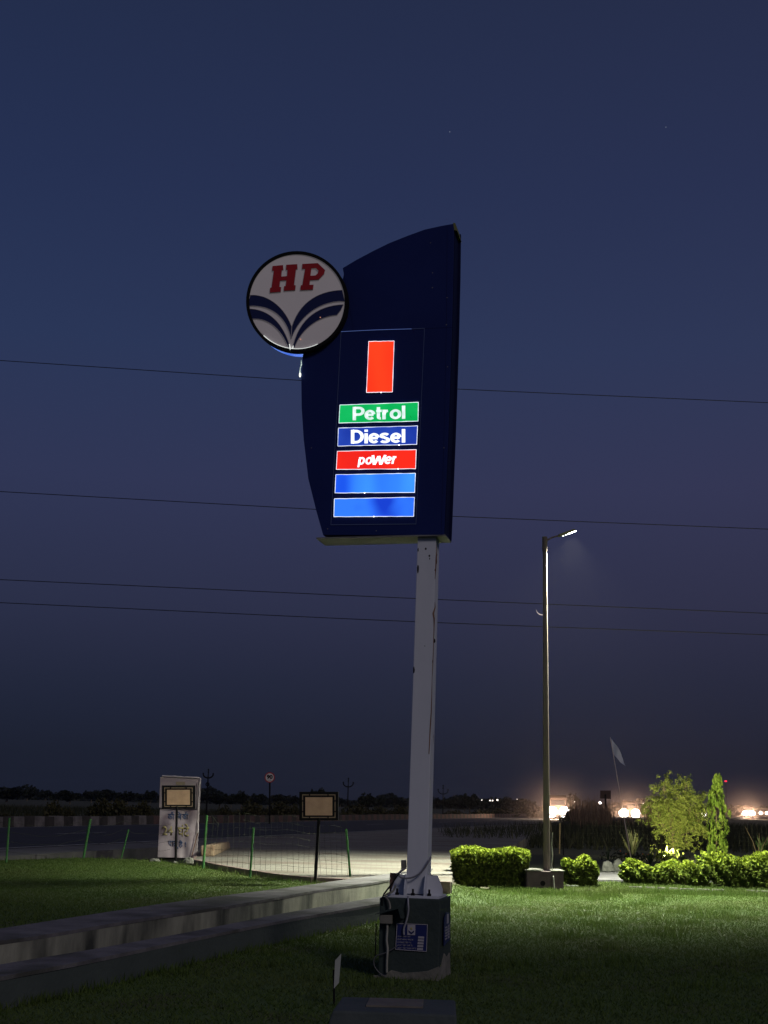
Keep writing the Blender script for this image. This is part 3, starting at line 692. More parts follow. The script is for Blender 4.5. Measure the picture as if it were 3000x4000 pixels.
cable('thin_rod', [(468,850), (465,1000), (458,1200)], .006, M['black'], 'thin dark rod standing left of the pedestal', v=.05, cat='rod')
cable('black_cable', [(775,262,.2), (715,310,.15), (640,420,.08), (585,490,.04), (548,545,.03), (535,600,-.01), (530,660,-.02)], .008, M['black'], 'black cable slanting from the post socket to the pedestal corner', v=.1)
cable('looped_cable', [(1060,130,.19), (1030,190,.15), (960,290,.15), (880,345,.15), (800,362,.15), (735,352,.15), (712,318,.15), (735,280,.16), (775,262,.19)], .0085, mat('mid_grey_cable', (.2, .2, .23), .5), 'grey cable drooping in a loop across the foot of the lilac post')
cable('rusty_conduit', [(680,440,.1), (650,500,.08), (590,530,.05), (568,560,.02), (600,600,-.01), (618,660,-.02), (615,700,-.03)], .010, M['plastic'], 'bent grey conduit from the base plate down to the metal hood', v=0, cat='conduit')

# ------------------------------------------------------------------ near plinth, marker
tz = .32
bl_, br_, fr_, fl_ = [gnd(x, y, tz) for x, y in [(1338,3893), (1779,3906), (1783,3964), (1300,3946)]]
np_ = thing('plinth', ((bl_.x+br_.x)/2, (bl_.y+fr_.y)/2, 0), label='grey concrete plinth with a flat plate on top at the bottom edge', cat='plinth')
off = Vector(np_.location)
b = MB(); tp = [fl_, fr_, br_, bl_]
b.hexa([Vector((p.x+(-.10 if i in (0, 3) else .02), p.y+(-.03 if i < 2 else .03), 0))-off for i, p in enumerate(tp)], [p-off for p in tp]); b.build('block', mat('slate_paint', (.05, .065, .068), .85, (.075, .09, .092), 3, (.3, .7), .3, 25), np_, bevel=.015)
b = MB(); q = [gnd(x, y, tz+.01) for x, y in [(1445,3898), (1656,3904), (1652,3933), (1430,3927)]]
b.hexa([Vector((p.x, p.y, tz+.001))-off for p in (q[3], q[2], q[1], q[0])], [Vector((p.x, p.y, tz+.012))-off for p in (q[3], q[2], q[1], q[0])]); b.build('top_plate', M['plate'], np_)
mp_ = gnd(1305, 3930, 0); Ym = mp_.y
mt_ = thing('marker_stake', mp_, label='dark stake with a slanted white blade beside the near plinth', cat='stake')
b = MB(); b.tube([Vector((0, 0, 0)), at(1304, 3788, Ym)-mp_], .009, 6); b.build('stake', M['black'], mt_)
b = MB(); b.prism([at(x, y, Ym-.015)-mp_ for x, y in [(1309,3752), (1333,3725), (1324,3839), (1304,3862)]], (0, .006, 0)); b.build('blade', M['marker'], mt_)

# ------------------------------------------------------------------ street lamp
lb0 = gnd(2130, 3476, 0); YL = lb0.y+.35
lp0 = Vector((at(2136, 3405, YL).x, YL, 0))
bs = thing('lamp_base', (lb0.x, lb0.y, 0), label='mauve masonry block with a round hole under the street lamp', cat='block')
x0, x1 = at(2058, 3450, lb0.y).x-lb0.x, at(2202, 3450, lb0.y).x-lb0.x; hz = at(2130, 3404, lb0.y).z
b = MB(); b.box((x0, 0, -.03), (x1, .75, hz)); b.build('block', M['purplec'], bs, bevel=.01)
b = MB(); b.prism([(x0-.03, -.03, hz), (x0+.28, -.02, hz), (x0+.36, .2, hz), (x0+.34, .75, hz), (x0-.03, .77, hz)], (0, 0, .022)); b.prism([(x0+.48, -.02, hz), (x1+.02, -.03, hz), (x1+.03, .76, hz), (x0+.5, .75, hz)], (0, 0, .022)); b.build('capping', M['stone'], bs)
b = MB(); hx = at(2120, 3440, lb0.y).x-lb0.x; b.tube([(hx, -.006, hz*.35), (hx, .02, hz*.35)], .05, 16); b.build('pipe_hole', M['black'], bs)
sp = thing('street_lamp', (lp0.x, lp0.y, hz), label='tall grey steel street lamp lit white at the top of its post', cat='street lamp')
off = Vector((lp0.x, lp0.y, hz))
ptop = at(2128, 2100, YL)-off; pbot = Vector((0, 0, 0))
b = MB(); b.tube([pbot, pbot.lerp(ptop, .5), ptop], [.073, .058, .044], 8); b.build('post', M['lampp'], sp)
b = MB(); b.tube([ptop+Vector((0, 0, -.30)), ptop+Vector((0, 0, .015))], .056, 12); z_ = ptop.z-.22; b.tube([(ptop.x-.08, 0, z_), (ptop.x+.10, 0, z_)], .008, 5); b.build('bracket', M['lampp'], sp)
HA = at(2184, 2092, YL+.25)-off; HB = at(2245, 2070, YL+.45)-off
b = MB(); b.tube([ptop+Vector((.03, -.02, -.07)), ptop.lerp(HA, .5)+Vector((0, 0, -.02)), HA], .018, 8); b.build('arm', M['lampp'], sp)
dx = (HB-HA).normalized(); sd = dx.cross(Vector((0, 0, 1))).normalized(); un = sd.cross(dx)
def hp(a, s, u): return HA+dx*a+sd*s+un*u
Lh = (HB-HA).length
b = MB(); b.hexa([hp(-.02, -.035, -.03), hp(Lh, -.06, -.02), hp(Lh, .06, -.02), hp(-.02, .035, -.03)], [hp(0, -.025, .03), hp(Lh*.9, -.05, .03), hp(Lh*.9, .05, .03), hp(0, .025, .03)]); hd = b.build('lamp_head', M['olive'], sp, bevel=.008)
b = MB()
b.prism([hp(Lh*.62, -.05, -.029), hp(Lh*.98, -.056, -.022), hp(Lh*.98, .056, -.022), hp(Lh*.62, .05, -.029)], (0, 0, -.012)); 
b.build('led_lens', emit('street_led', (.95, 1.0, .95), 30), hd)
for s_ in (.22, .40): b = MB(); b.ball(hp(Lh*s_, 0, -.035), .022, sc=(1, 1, .6)); b.build('led', emit('small_led', (.95, 1.0, .9), 3), hd)
ll = bpy.data.lights.new('street_light', 'SPOT'); ll.energy = 13000; ll.spot_size = R(121); ll.spot_blend = .75; ll.shadow_soft_size = .08; ll.color = (.97, 1, .80)
lo_ = bpy.data.objects.new('lamp_light', ll); C.objects.link(lo_); lo_.parent = sp; lo_.location = hp(Lh*.8, 0, -.12)
lo_.rotation_euler = Vector((.10, .02, 1)).to_track_quat('Z', 'Y').to_euler()
xr = at(2150, 3300, YL-.1)
b = MB(); b.tube([Vector((.10, -.08, z)) + Vector((random.uniform(-.012, .012), 0, 0)) for z in (.75, .5, .3, .12, -.05)]+[Vector((.08, -.42, -.1)), Vector((.09, -.45, -hz+.02))], .013, 6); b.build('conduit', M['cablew'], sp)
b = MB(); b.tube([(.11, -.05, .6), (.14, -.04, .35), (.13, -.04, .05)], .01, 6); b.box((-.14, -.1, .0), (.14, .1, .018)); b.build('base_plate', M['black'], sp)

# ------------------------------------------------------------------ vegetation
def hedge(px0, px1, ytop, ybase, depth, label, n, boxy=8, lumpy=1.0, size=.046, top_j=.06, zg=0):
    a, c_ = gnd(px0, ybase, zg), gnd(px1, ybase, zg); Y = (a.y+c_.y)/2; h = at((px0+px1)/2, ytop, Y).z-zg
    w = c_.x-a.x; cx = (a.x+c_.x)/2
    t = thing('hedge', (cx, Y, zg), label=label, cat='hedge', group='clipped hedge bushes along the lawn')
    k = RNG.random((n*6, 3)); k = k*2-1
    # keep mostly a thick outer shell of a superellipsoid
    r = (np.abs(k[:, 0])**boxy+np.abs(k[:, 1])**(boxy*.7)+np.abs(k[:, 2])**boxy)**(1/(boxy*.8))
    fx = w/1.2; lump = lumpy*(.05*np.sin(k[:, 0]*5*fx+px0)+.05*np.sin(k[:, 1]*7+k[:, 0]*3*fx)+.04*np.sin(k[:, 0]*12*fx+k[:, 2]*6)+.03*np.sin(k[:, 0]*27*fx+k[:, 1]*9))
    keep = (r < 1+lump-.06) & ((r > .62) | (RNG.random(len(k)) < .25)); k = k[keep][:int(n*1.9)]
    p = np.stack([k[:, 0]*w/2, k[:, 1]*depth/2+depth/2, (k[:, 2]*.5+.5)*h*(1+top_j*np.sin(k[:, 0]*6+px0*.3))], 1)
    taper = 1-.14*(1-p[:, 2]/h); p[:, 0] *= taper
    top_lit = (p[:, 2]/h + RNG.normal(size=len(p))*.15) > .80  # upper leaves coloured paler to paint in the lamplight on the hedge top
    leaves('leaves', p[~top_lit], size, M['hedge'], t, 1.5); leaves('lit_top_leaves', p[top_lit], size, M['hedge_lit'], t, 1.7)
    b = MB(); b.tube([(-w*.4, depth/2, .01), (w*.4, depth/2, .01)], .012, 5)
    for i in range(9):
        x = random.uniform(-w*.38, w*.38); y = random.uniform(.15, depth-.15)
        b.tube([(x, y, 0), (x+random.uniform(-.1, .1), y, h*.4), (x+random.uniform(-.2, .2), y, h*.75)], [.014, .01, .005], 5)
    b.build('stems', M['trunk'], t); return t
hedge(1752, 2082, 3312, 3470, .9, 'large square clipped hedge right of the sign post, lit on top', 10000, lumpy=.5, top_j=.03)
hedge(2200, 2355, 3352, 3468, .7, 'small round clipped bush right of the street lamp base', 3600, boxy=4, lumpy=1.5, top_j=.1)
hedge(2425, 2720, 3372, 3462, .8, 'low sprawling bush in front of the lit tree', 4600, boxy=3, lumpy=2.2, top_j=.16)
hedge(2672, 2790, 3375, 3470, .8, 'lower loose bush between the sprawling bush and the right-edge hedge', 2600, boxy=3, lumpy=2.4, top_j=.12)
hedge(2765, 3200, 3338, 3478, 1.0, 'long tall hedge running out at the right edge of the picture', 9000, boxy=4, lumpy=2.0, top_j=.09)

def tree_bushy():
    Bp = gnd(2633, 3352, 0); Y = Bp.y; s = Y/FPX
    t = thing('bushy_tree', (Bp.x, Y, 0), label='airy yellow-green small tree lit from below behind the bushes', cat='tree')
    off = Vector((Bp.x, Y, 0)); b = MB(); tips = []
    def W_(x, y, dy=0): return at(x, y, Y+dy)-off
    b.tube([(0, 0, 0), W_(2628, 3290), W_(2622, 3230), W_(2618, 3170)], [.03, .024, .018, .012], 7)
    cents = []
    blobs = [(2560,3160,45,60), (2600,3085,45,45), (2655,3080,45,50), (2640,3160,70,80), (2700,3150,55,60), (2735,3170,40,60), (2585,3215,45,45), (2660,3230,60,50), (2720,3240,45,40), (2680,3060,22,25), (2590,3065,18,22), (2640,3280,40,35), (2565,3120,20,30), (2745,3110,18,25), (2690,3300,35,25)]
    for bx, by, rx, ry in blobs:
        dyy = random.uniform(-.45, .45); c_ = W_(bx, by, dyy); base = W_(2625+random.uniform(-6, 6), 3250+random.uniform(-40, 60))
        b.tube([base, base.lerp(c_, .5)+Vector((random.uniform(-.1, .1), random.uniform(-.1, .1), .05)), c_], [.012, .008, .004], 5)
        n = int(rx*ry*.60)
        k = RNG.normal(size=(n, 3))*.45
        # feathery: gather into twigs
        tw = RNG.normal(size=(max(6, n//26), 3))*.5; ix = RNG.integers(0, len(tw), n)
        k = tw[ix]*1.15+RNG.normal(size=(n, 3))*.10
        cents.append(np.array(c_)+k*np.array([rx*s, .38, ry*s]))
        for q in tw[:10]:
            e_ = Vector(np.array(c_)+q*np.array([rx*s, .38, ry*s])); b.tube([c_.lerp(base, .15), e_], [.004, .0015], 4)
    cents = np.concatenate(cents)
    b.build('branches', M['trunk'], t); leaves('crown', cents, .027, M['tree'], t, 2.6)
    sp_ = MB()
    return Bp
TB = tree_bushy()
def tree_ashoka():
    Bp = gnd(2800, 3352, 0); Y = Bp.y-1.0; Bp = Vector((at(2800, 3352, Y).x, Y, 0)); s = Y/FPX
    t = thing('column_tree', Bp, label='slender column-shaped tree with drooping leaves, right of the airy tree', cat='tree'); off = Vector(Bp)
    prof = [(3022,2803,6), (3045,2802,17), (3075,2798,16), (3100,2796,22), (3135,2797,32), (3180,2800,40), (3230,2800,36), (3270,2803,34), (3310,2800,34), (3350,2796,38)]
    cents = []; tw = MB(); tw.tube([(0, 0, 0), at(2798, 3180, Y)-off, at(2804, 3030, Y)-off], [.03, .02, .005], 6); tw.build('trunk', M['trunk'], t)
    for i in range(380):
        u = random.random()*(len(prof)-1); i0 = int(u); f = u-i0; y = prof[i0][0]*(1-f)+prof[i0+1][0]*f; x = prof[i0][1]*(1-f)+prof[i0+1][1]*f; r = prof[i0][2]*(1-f)+prof[i0+1][2]*f
        a = random.uniform(0, 6.283); q = random.uniform(.5, 1.2)*(1+.18*math.sin(y*.09))
        c_ = at(x, y, Y)-off+Vector((math.cos(a)*r*s*q, math.sin(a)*r*s*q, 0))
        L = random.uniform(.10, .24)
        for j in range(11):
            cents.append(c_+Vector((random.gauss(0, .018), random.gauss(0, .018), -L*j/11)))
    leaves('crown', [tuple(c_) for c_ in cents], .042, M['ashoka'], t, 2.6, droop=True)
tree_ashoka()

# garden spotlight lighting the tree
gs = gnd(2597, 3372, 0)
sl_ = thing('garden_spotlight', gs, label='small garden spotlight glowing among bright leaves under the airy tree', cat='spotlight')
b = MB(); b.tube([(0, 0, 0), (0, 0, .12)], .012, 6); b.tube([(0, 0, .12), (.02, .06, .19)], .05, 12); b.build('body', M['black'], sl_)
b = MB(); b.tube([(.02, .06, .192), (.022, .066, .2)], .043, 12); b.build('lens', emit('garden_lens', (1, .95, .5), 60), sl_)
gl = bpy.data.lights.new('garden_light', 'SPOT'); gl.energy = 2100; gl.spot_size = R(155); gl.spot_blend = .8; gl.shadow_soft_size = .04; gl.color = (1, .93, .5)
go = bpy.data.objects.new('spot_light', gl); C.objects.link(go); go.parent = sl_; go.location = (.1, -.35, .5)
go.rotation_euler = Vector((-.35, -.9, -.9)).to_track_quat('Z', 'Y').to_euler()
k = RNG.normal(size=(260, 3))*np.array([.2, .16, .09])+np.array([gs.x+.02, gs.y+.12, .22])
tag(leaves('bedding_plant', k, .05, M['tree'], None, 2.4, dirs=np.tile([0, 0, 1.], (260, 1))), 'cluster of upright leaves glowing round the garden spotlight', 'plant')

# ------------------------------------------------------------------ lawn grass blades (uncountable)
def inpoly(p, poly):
    x, y = p[:, 0], p[:, 1]; ins = np.zeros(len(p), bool); j = len(poly)-1
    for i in range(len(poly)):
        xi, yi = poly[i]; xj, yj = poly[j]
        c_ = ((yi > y) != (yj > y)) & (x < (xj-xi)*(y-yi)/(yj-yi+1e-12)+xi); ins ^= c_; j = i
    return ins
def scatter(n, x0, x1, y0, y1, z): 
    y = RNG.uniform(y0, y1, n); return np.stack([RNG.uniform(x0, x1, n), y, np.full(n, z)], 1)
pts = scatter(340000, -4.6, 8.8, 8.5, 26.8, 0)
pts = pts[np.abs(pts[:, 0]) < pts[:, 1]*.33+.2]; pts = pts[inpoly(pts[:, :2], lawnR)]
pts = pts[~((pts[:, 0] > lb0.x+x0) & (pts[:, 0] < lb0.x+x1) & (pts[:, 1] > lb0.y))]
q = (pts-np.array([O.x, O.y, 0])); u = q@np.array(SU); v = q@np.array(SV)
pts = pts[~((u > fbl.x) & (u < .0) & (v > 0) & (v < dep))]
q = pts; pts = pts[~((q[:, 0] > fl_.x-.1) & (q[:, 0] < fr_.x) & (q[:, 1] > fl_.y-.4) & (q[:, 1] < bl_.y+.03))]
tag(blades('grass', pts, .03, .010, M['blade'], lean=.9), 'short green lawn grass in front of the hedges and round the sign pedestal', 'grass', kind='stuff')
pts = scatter(200000, -9, -.5, 11, 31, .24); pts = pts[inpoly(pts[:, :2], left)]; pts = pts[np.abs(pts[:, 0]) < pts[:, 1]*.33+.2]
tag(blades('grass', pts, .03, .011, M['blade'], lean=.9), 'short green lawn grass behind the long concrete wall', 'grass', kind='stuff')
bd_ = scatter(26000, 1.9, 9.5, 24.6, 29.5, 0); bd_ = bd_[inpoly(bd_[:, :2], bed)]; bd_ = bd_[~((bd_[:, 0] > lb0.x+x0) & (bd_[:, 0] < lb0.x+x1) & (bd_[:, 1] > lb0.y) & (bd_[:, 1] < lb0.y+.8))]
tag(blades('grass', bd_, .07, .013, M['blade'], lean=.5), 'unmown green grass round the feet of the hedges', 'grass', kind='stuff')
bkp = []
for i in range(3):
    for _ in range(3200): a, c_ = random.random(), random.random(); bkp.append(tuple(bb[i].lerp(bb[i+1], a).lerp(bt[i].lerp(bt[i+1], a), c_)))
tag(blades('grass', bkp, .04, .011, M['blade'], lean=.8), 'grass on the little bank behind the pedestal and left of the big hedge', 'grass', kind='stuff')
# taller tufts at edges of walls / curb / hedge feet
ed = []
for P, z, n, hh in ((cur, .24, 70, 0), (nf[1:], 0, 260, 0)):
    for i in range(len(P)-1):
        for _ in range(n): 
            p = P[i].lerp(P[i+1], random.random()); ed.append((p.x+random.gauss(0, .05), p.y-abs(random.gauss(0, .08)), z))
for _ in range(5200):
    xx = random.uniform(2.2, 9); ed.append((xx, 25.7+random.gauss(0, .25)+(.35 if xx > 4.6 else -.6), 0))
for _ in range(150):
    xx, yy = random.uniform(-3, 8.5), random.uniform(11, 25)
    if inpoly(np.array([[xx, yy]]), lawnR)[0]:
        for _ in range(random.randint(25, 110)): ed.append((xx+random.gauss(0, .16), yy+random.gauss(0, .12), 0))
tag(blades('tall_grass', ed, .085, .013, M['blade'], lean=.3), 'longer ragged grass along the wall foot, kerb and hedge feet', 'grass', kind='stuff')
# scrub behind garden fence
n = 26000; pts = scatter(n, 3, 40, 54, 120, 0); pts = pts[(pts[:, 0] > near(0)*0+(-9.6+.3*(pts[:, 1]-32))+2.5)]
pts = pts[pts[:, 0] < pts[:, 1]*.32]
pts[:, 2] = -.05
tag(blades('scrub', pts, .75, .06, M['weed'], lean=.35), 'dark low scrub on the waste ground behind the garden mesh', 'scrub', kind='stuff')
n = 4200; pts = scatter(n, 14, 27, 92, 118, -.05); pts = pts[(pts[:, 0]/pts[:, 1] > .148) & (pts[:, 0]/pts[:, 1] < .245)]
pts = pts[np.sin(pts[:, 0]*3)+np.sin(pts[:, 0]*7.7+1)+RNG.normal(size=len(pts))*.6 > -.5]
rt = pts[:, 0]/pts[:, 1]; pts = pts[~((rt > .178) & (rt < .206) & (RNG.random(len(pts)) < .9))]
tag(blades('reeds', pts, 2.3, .06, M['reed'], lean=.14), 'tall dry brown reeds lit warm by the oncoming headlights', 'reeds', kind='stuff')

# garden bits on the right
def rock(x, y, w, h, z, label, m=None, jit=.16):
    p = gnd(x, y, z); s = p.y/FPX; b = MB(); b.ball((0, 0, h*s*.35), 1, seg=10, jit=jit, sc=(w*s/2, w*s*.35, h*s*.65)); o = b.build('rock', m or M['stone']); o.location = (p.x, p.y, z)
    return tag(o, label, 'rock', 'rocks about the garden and banner')
rock(2375, 3408, 52, 40, 0, 'grey garden rock nearest the small round bush')
rock(2415, 3406, 48, 46, 0, 'taller pale garden rock just right of the grey one')
rock(2670, 3398, 42, 22, 0, 'flat bluish rock between the two low bushes')
rock(2718, 3432, 50, 22, 0, 'pale broken stone at the foot of the long low hedge')
rock(603, 3370, 48, 16, .22, 'flat stone at the left foot of the banner')
rock(736, 3376, 46, 26, .22, 'bigger white block at the right foot of the banner')
rock(683, 3376, 22, 12, .22, 'small stone at the foot of the left board post')
a_, b_ = gnd(2320, 3438, 0), gnd(2475, 3410, 0)
b = MB(); q = [gnd(x, y, .04) for x, y in [(2318,3436), (2478,3438), (2470,3408), (2335,3406)]]
b.hexa([(p.x, p.y, -.02) for p in q], [(p.x, p.y, .04) for p in q]); tag(b.build('paving_slab', M['conctop']), 'pale concrete slab lying behind the lawn between two bushes', 'slab')
for x0_, x1_, y_ in [(2205,2262,3467), (2460,2510,3472), (2522,2560,3474), (2570,2600,3475), (2618,2650,3477), (2660,2712,3480), (2728,2775,3482), (2785,2830,3483), (2920,2952,3486), (2960,3010,3489)]:
    b = MB(); p, q = gnd(x0_, y_, .0), gnd(x1_, y_+2, .0); b.hexa([(p.x, p.y, -.01), (q.x, q.y, -.01), (q.x, q.y+.1, -.01), (p.x, p.y+.1, -.01)], [(p.x, p.y, .05), (q.x, q.y, .045), (q.x, q.y+.1, .05), (p.x, p.y+.1, .05)])
    tag(b.build('edging_stone', M['stone']), 'short white edging stone by the street lamp base' if x0_ < 2300 else 'flat pale edging stone in the broken line before the right hedges', 'stone', 'edging stones along the right hedges')

def spiky(name, x, y, n, L, spread, label, m, w=.03, base_z=0, cat='plant'):
    p = gnd(x, y, base_z); t = thing(name, p, label=label, cat=cat); b = MB()
    for i in range(n):
        a = random.uniform(0, 6.283); r = random.uniform(0, spread); l_ = L*random.uniform(.6, 1.1); d = Vector((math.cos(a)*r, math.sin(a)*r, 1)).normalized()
        sd_ = d.cross(Vector((math.cos(a+1), math.sin(a+1), .1))).normalized()*w/2; mid = d*l_*.55; tip = d*l_+Vector((math.cos(a), math.sin(a), 0))*r*l_*.25
        b.add([-sd_, sd_, mid+sd_*1.2, tip, mid-sd_*1.2], [(0, 1, 2, 3, 4)])
    b.build('leaves', m, t, fix=False); return t
spiky('fan_palm', 2470, 3362, 60, 1.0, .42, 'dark narrow young palm behind the leaning flag stick', M['weed'], .02)
spiky('sword_plant', 2985, 3356, 34, .8, .45, 'sword-leaved plant at the right edge above the hedge', M['spear'], .06)
spiky('grass_clump', 2375, 3378, 22, .55, .15, 'thin upright grass clump behind the grey rock', M['spear'], .014)
spiky('grass_clump', 2540, 3380, 80, .35, .5, 'grassy clump left of the garden spotlight', M['spear'], .016)
spiky('grass_clump', 2668, 3378, 90, .32, .6, 'low dark grassy clump between the spotlight and the column tree', M['spear'], .016)
b = MB(); p = gnd(2945, 3360, 0)
for (dx0, L_) in ((-.35, 1.1), (.05, .9), (.3, .8)): b.tube([(0, 0, 0), (dx0*.5, 0, L_*.55), (dx0*1.2, 0, L_)], [.014, .01, .004], 5)
o = b.build('bare_stems', M['trunk']); o.location = p+Vector((.25, .3, 0)); tag(o, 'bare leaning stems beside the sword-leaved plant at the right edge', 'stems')
mg = thing('marigold_plant', gnd(2480, 3368, 0), label='leafy plant with small orange flowers in the garden bed', cat='plant')
k = RNG.normal(size=(420, 3))*np.array([.5, .2, .08])+np.array([0, 0, .16]); leaves('leaves', k, .05, M['weed'], mg, 1.6)
for x in (-.28, -.2, .25, .42, -.45, .36): b = MB(); b.ball((x, random.uniform(-.2, .1), random.uniform(.2, .34)), .024, seg=6); b.build('flower', M['petal'], mg)

# garden mesh fence
def meshfence(name, x0, x1, y, h, z, label, dx=.16, dz=.14, r=.0018, post=2.2):
    t = thing(name, (x0, y, z), label=label, cat='fence'); b = MB(); W_ = x1-x0
    n = int(W_/dx)
    for i in range(n+1):
        b.tube([(i*dx, random.gauss(0, .01), .03), (i*dx+random.gauss(0, .01), .0, h)], r, 3, cap=False)
    for j in range(int(h/dz)+1): b.tube([(W_*k/24, 0, .04+j*dz+random.gauss(0, .006)) for k in range(25)], r, 3, cap=False)
    b.build('wire_mesh', M['wire'], t, fix=False)
    for i in range(int(W_/post)):
        p = MB(); p.tube([(i*post+.9, .03, -.05), (i*post+.9, .03, h+.06)], .018, 6); p.build('fence_post', M['black'], t)
meshfence('mesh_fence', 5.6, 16.0, 46.0, 1.15, 0, 'grey welded wire mesh fence behind the garden trees')
for i, (x, yt, yb, lean) in enumerate([(2105, 3218, 3262, 4), (2118, 3215, 3265, -3), (2158, 3205, 3290, -8), (2185, 3215, 3330, 2), (2072, 3222, 3275, 2)]):
    pb2 = gnd(x, yb, 0.0); b = MB(); b.tube([(0, 0, -.05), at(x+lean, yt, pb2.y)-pb2], .03, 6); o = b.build('wooden_stake', M['trunk']); o.location = pb2
    tag(o, 'dark leaning stake, %s' % ['just left of the street lamp post', 'hard against the left side of the street lamp post', 'below the nearest headlights, leaning left', 'thin and upright right of the nearest headlights', 'farthest left of the row by the street lamp'][i], 'stake', 'stakes by the driveway edge')

# flag on a leaning stick
fb0 = gnd(2468, 3375, 0); Yf = fb0.y
fg = thing('flag', fb0, label='pale ragged flag on a thin stick leaning left in the garden', cat='flag')
b = MB(); b.tube([(0, 0, 0), at(2398, 2960, Yf)-fb0, at(2384, 2880, Yf)-fb0], [.014, .011, .007], 6); b.build('stick', mat('cane', (.75, .62, .52), .7), fg)
cl = bpy.data.materials.new('thin_cloth'); cl.use_nodes = True
nn = cl.node_tree.nodes; ln = cl.node_tree.links; pb_n = nn['Principled BSDF']; pb_n.inputs['Base Color'].default_value = (.75, .78, .85, 1); pb_n.inputs['Alpha'].default_value = .8
v = []; f = []; A = at(2388, 2884, Yf)-fb0; B_ = at(2398, 2950, Yf)-fb0; E0 = at(2428, 2945, Yf)-fb0; E1 = at(2442, 2992, Yf)-fb0
for i in range(9):
    for j in range(7):
        s, t_ = i/8, j/6; p = A.lerp(E0, s).lerp(B_.lerp(E1, s), t_); v.append(p+Vector((0, .07*math.sin(s*7+t_*3), .02*math.sin(t_*9+s*4))))
for i in range(8):
    for j in range(6): 
        f.append((i*7+j, i*7+j+1, (i+1)*7+j+1, (i+1)*7+j))
fm = MB(); fm.add(v, f); fm.build('cloth', cl, fg, smooth=True)

# terracotta pipe end by the hedge
b = MB(); pA, pB, pC = gnd(1715, 3452, .2), gnd(1745, 3455, .16), gnd(1778, 3487, .02)
b.tube([pA, pB, pC], .014, 7); tag(b.build('bent_pipe', M['terracotta']), 'thin orange-brown bent pipe on the lawn left of the large hedge', 'pipe')

# ------------------------------------------------------------------ boards, banner, green posts
def board(p, post, label, brd=.0):
    (x0, y0, x1, y1) = p; bx, by, tx, ty = post
    P = gnd(bx, by, .22); Y = P.y; t = thing('notice_board', P, label=label, cat='board', group='blank beige boards on posts'); off = P
    def q(x, y, d=0): return at(x, y, Y+d)-off
    b = MB(); b.tube([(0, 0, 0), q(tx, ty)], .028, 8); b.build('post', M['black'], t)
    w = x1-x0; h = y1-y0
    b = MB(); b.prism([q(x0, y0), q(x1, y0), q(x1, y1), q(x0, y1)], (0, .05, 0)); fr = b.build('frame', M['black'], t)
    b = MB(); m_ = .075; g_ = .12; o_ = .155
    X = lambda f_: x0+w*f_; Yy = lambda f_: y0+h*f_
    b.prism([q(X(o_), Yy(.19), -.006), q(X(1-o_), Yy(.19), -.006), q(X(1-o_), Yy(.83), -.006), q(X(o_), Yy(.83), -.006)], (0, .006, 0)); b.build('panel', M['beige'], t)
    b = MB()
    out_ = [(m_, .09), (1-m_, .09), (1-m_, .92), (m_, .92)]; inn = [(m_+.022, .125), (1-m_-.022, .125), (1-m_-.022, .885), (m_+.022, .885)]
    b.prism([q(X(a), Yy(c_), -.004) for a, c_ in out_], (0, .004, 0), holes=[[q(X(a), Yy(c_), -.004) for a, c_ in inn]])
    b.build('inner_frame', mat('beige_strip', (.26, .19, .13), .8), t)
    for a, c_, aa, cc in ((.25, .05, .28, .16), (.72, .05, .75, .16), (.25, .87, .28, .97), (.72, .87, .75, .97), (.03, .3, .1, .34), (.9, .3, .97, .34), (.03, .68, .1, .72), (.9, .68, .97, .72)):
        b = MB(); b.prism([q(X(a), Yy(c_), -.012), q(X(aa), Yy(c_), -.012), q(X(aa), Yy(cc), -.012), q(X(a), Yy(cc), -.012)], (0, .008, 0)); b.build('clip', M['black'], t)
    return t
bd1 = board((632, 3068, 762, 3159), (686, 3366, 691, 3150), 'blank beige board in a black frame standing in front of the white banner')
bd2 = board((1169, 3093, 1322, 3204), (1230, 3456, 1246, 3195), 'blank beige board in a black frame on the tall post beside the driveway')
b = MB(); Y2 = bd2.location.y
b.tube([at(1322, 3092, Y2)-bd2.location, at(1322, 3204, Y2)-bd2.location], .006, 4); b.build('edge_strip', M['galv'], bd2)

Pb = gnd(690, 3352, .22); YB = Pb.y+.5; bn = thing('banner_box', Vector((at(690, 3345, YB).x, YB, .22)), label='tall white banner box with blue and yellow writing behind the beige board', cat='banner')
off = Vector(bn.location)
def qb(x, y, d=0): return at(x, y, YB+d)-off
b = MB(); b.prism([qb(632,3030), qb(782,3038), qb(766,3352), qb(616,3347)], (0, .22, 0)); b.build('box', mat('dirty_white', (.30, .26, .27), .8, (.38, .33, .34), 4), bn)
def fold(s, t_): return .018*math.sin(s*11+t_*5)+.014*math.sin(s*5-t_*9)+.03*t_*s*math.sin(s*20)
b = MB(); N = 24; vv = []; ff_ = []
for i in range(N+1):
    for j in range(N+1):
        s, t_ = i/N, j/N; x = (625+(772-625)*s)*(1-t_)+(616+(757-616)*s)*t_ ; y = 3160+(3348-3160)*t_+s*4
        vv.append(qb(x, y, -.05+fold(s, t_)))
for i in range(N):
    for j in range(N): ff_.append((i*(N+1)+j, i*(N+1)+j+1, (i+1)*(N+1)+j+1, (i+1)*(N+1)+j))
b.add(vv, ff_); b.build('cloth', M['flex'], bn, smooth=True)
b = MB(); b.prism([qb(626,3036, -.03), qb(775,3044, -.03), qb(770,3158, -.03), qb(622,3154, -.03)], (0, .02, 0)); b.build('top_sheet', mat('upper_flex', (.40, .33, .34), .6, (.47, .4, .4), 3), bn)
b = MB()
pe = [qb(634+(780-634)*k/12, 3031+7*k/12+random.uniform(-1.5, 1.5), -.05) for k in range(13)]+[qb(781-13*k/20+random.uniform(-2, 2), 3042+15*k, -.05) for k in range(15)]
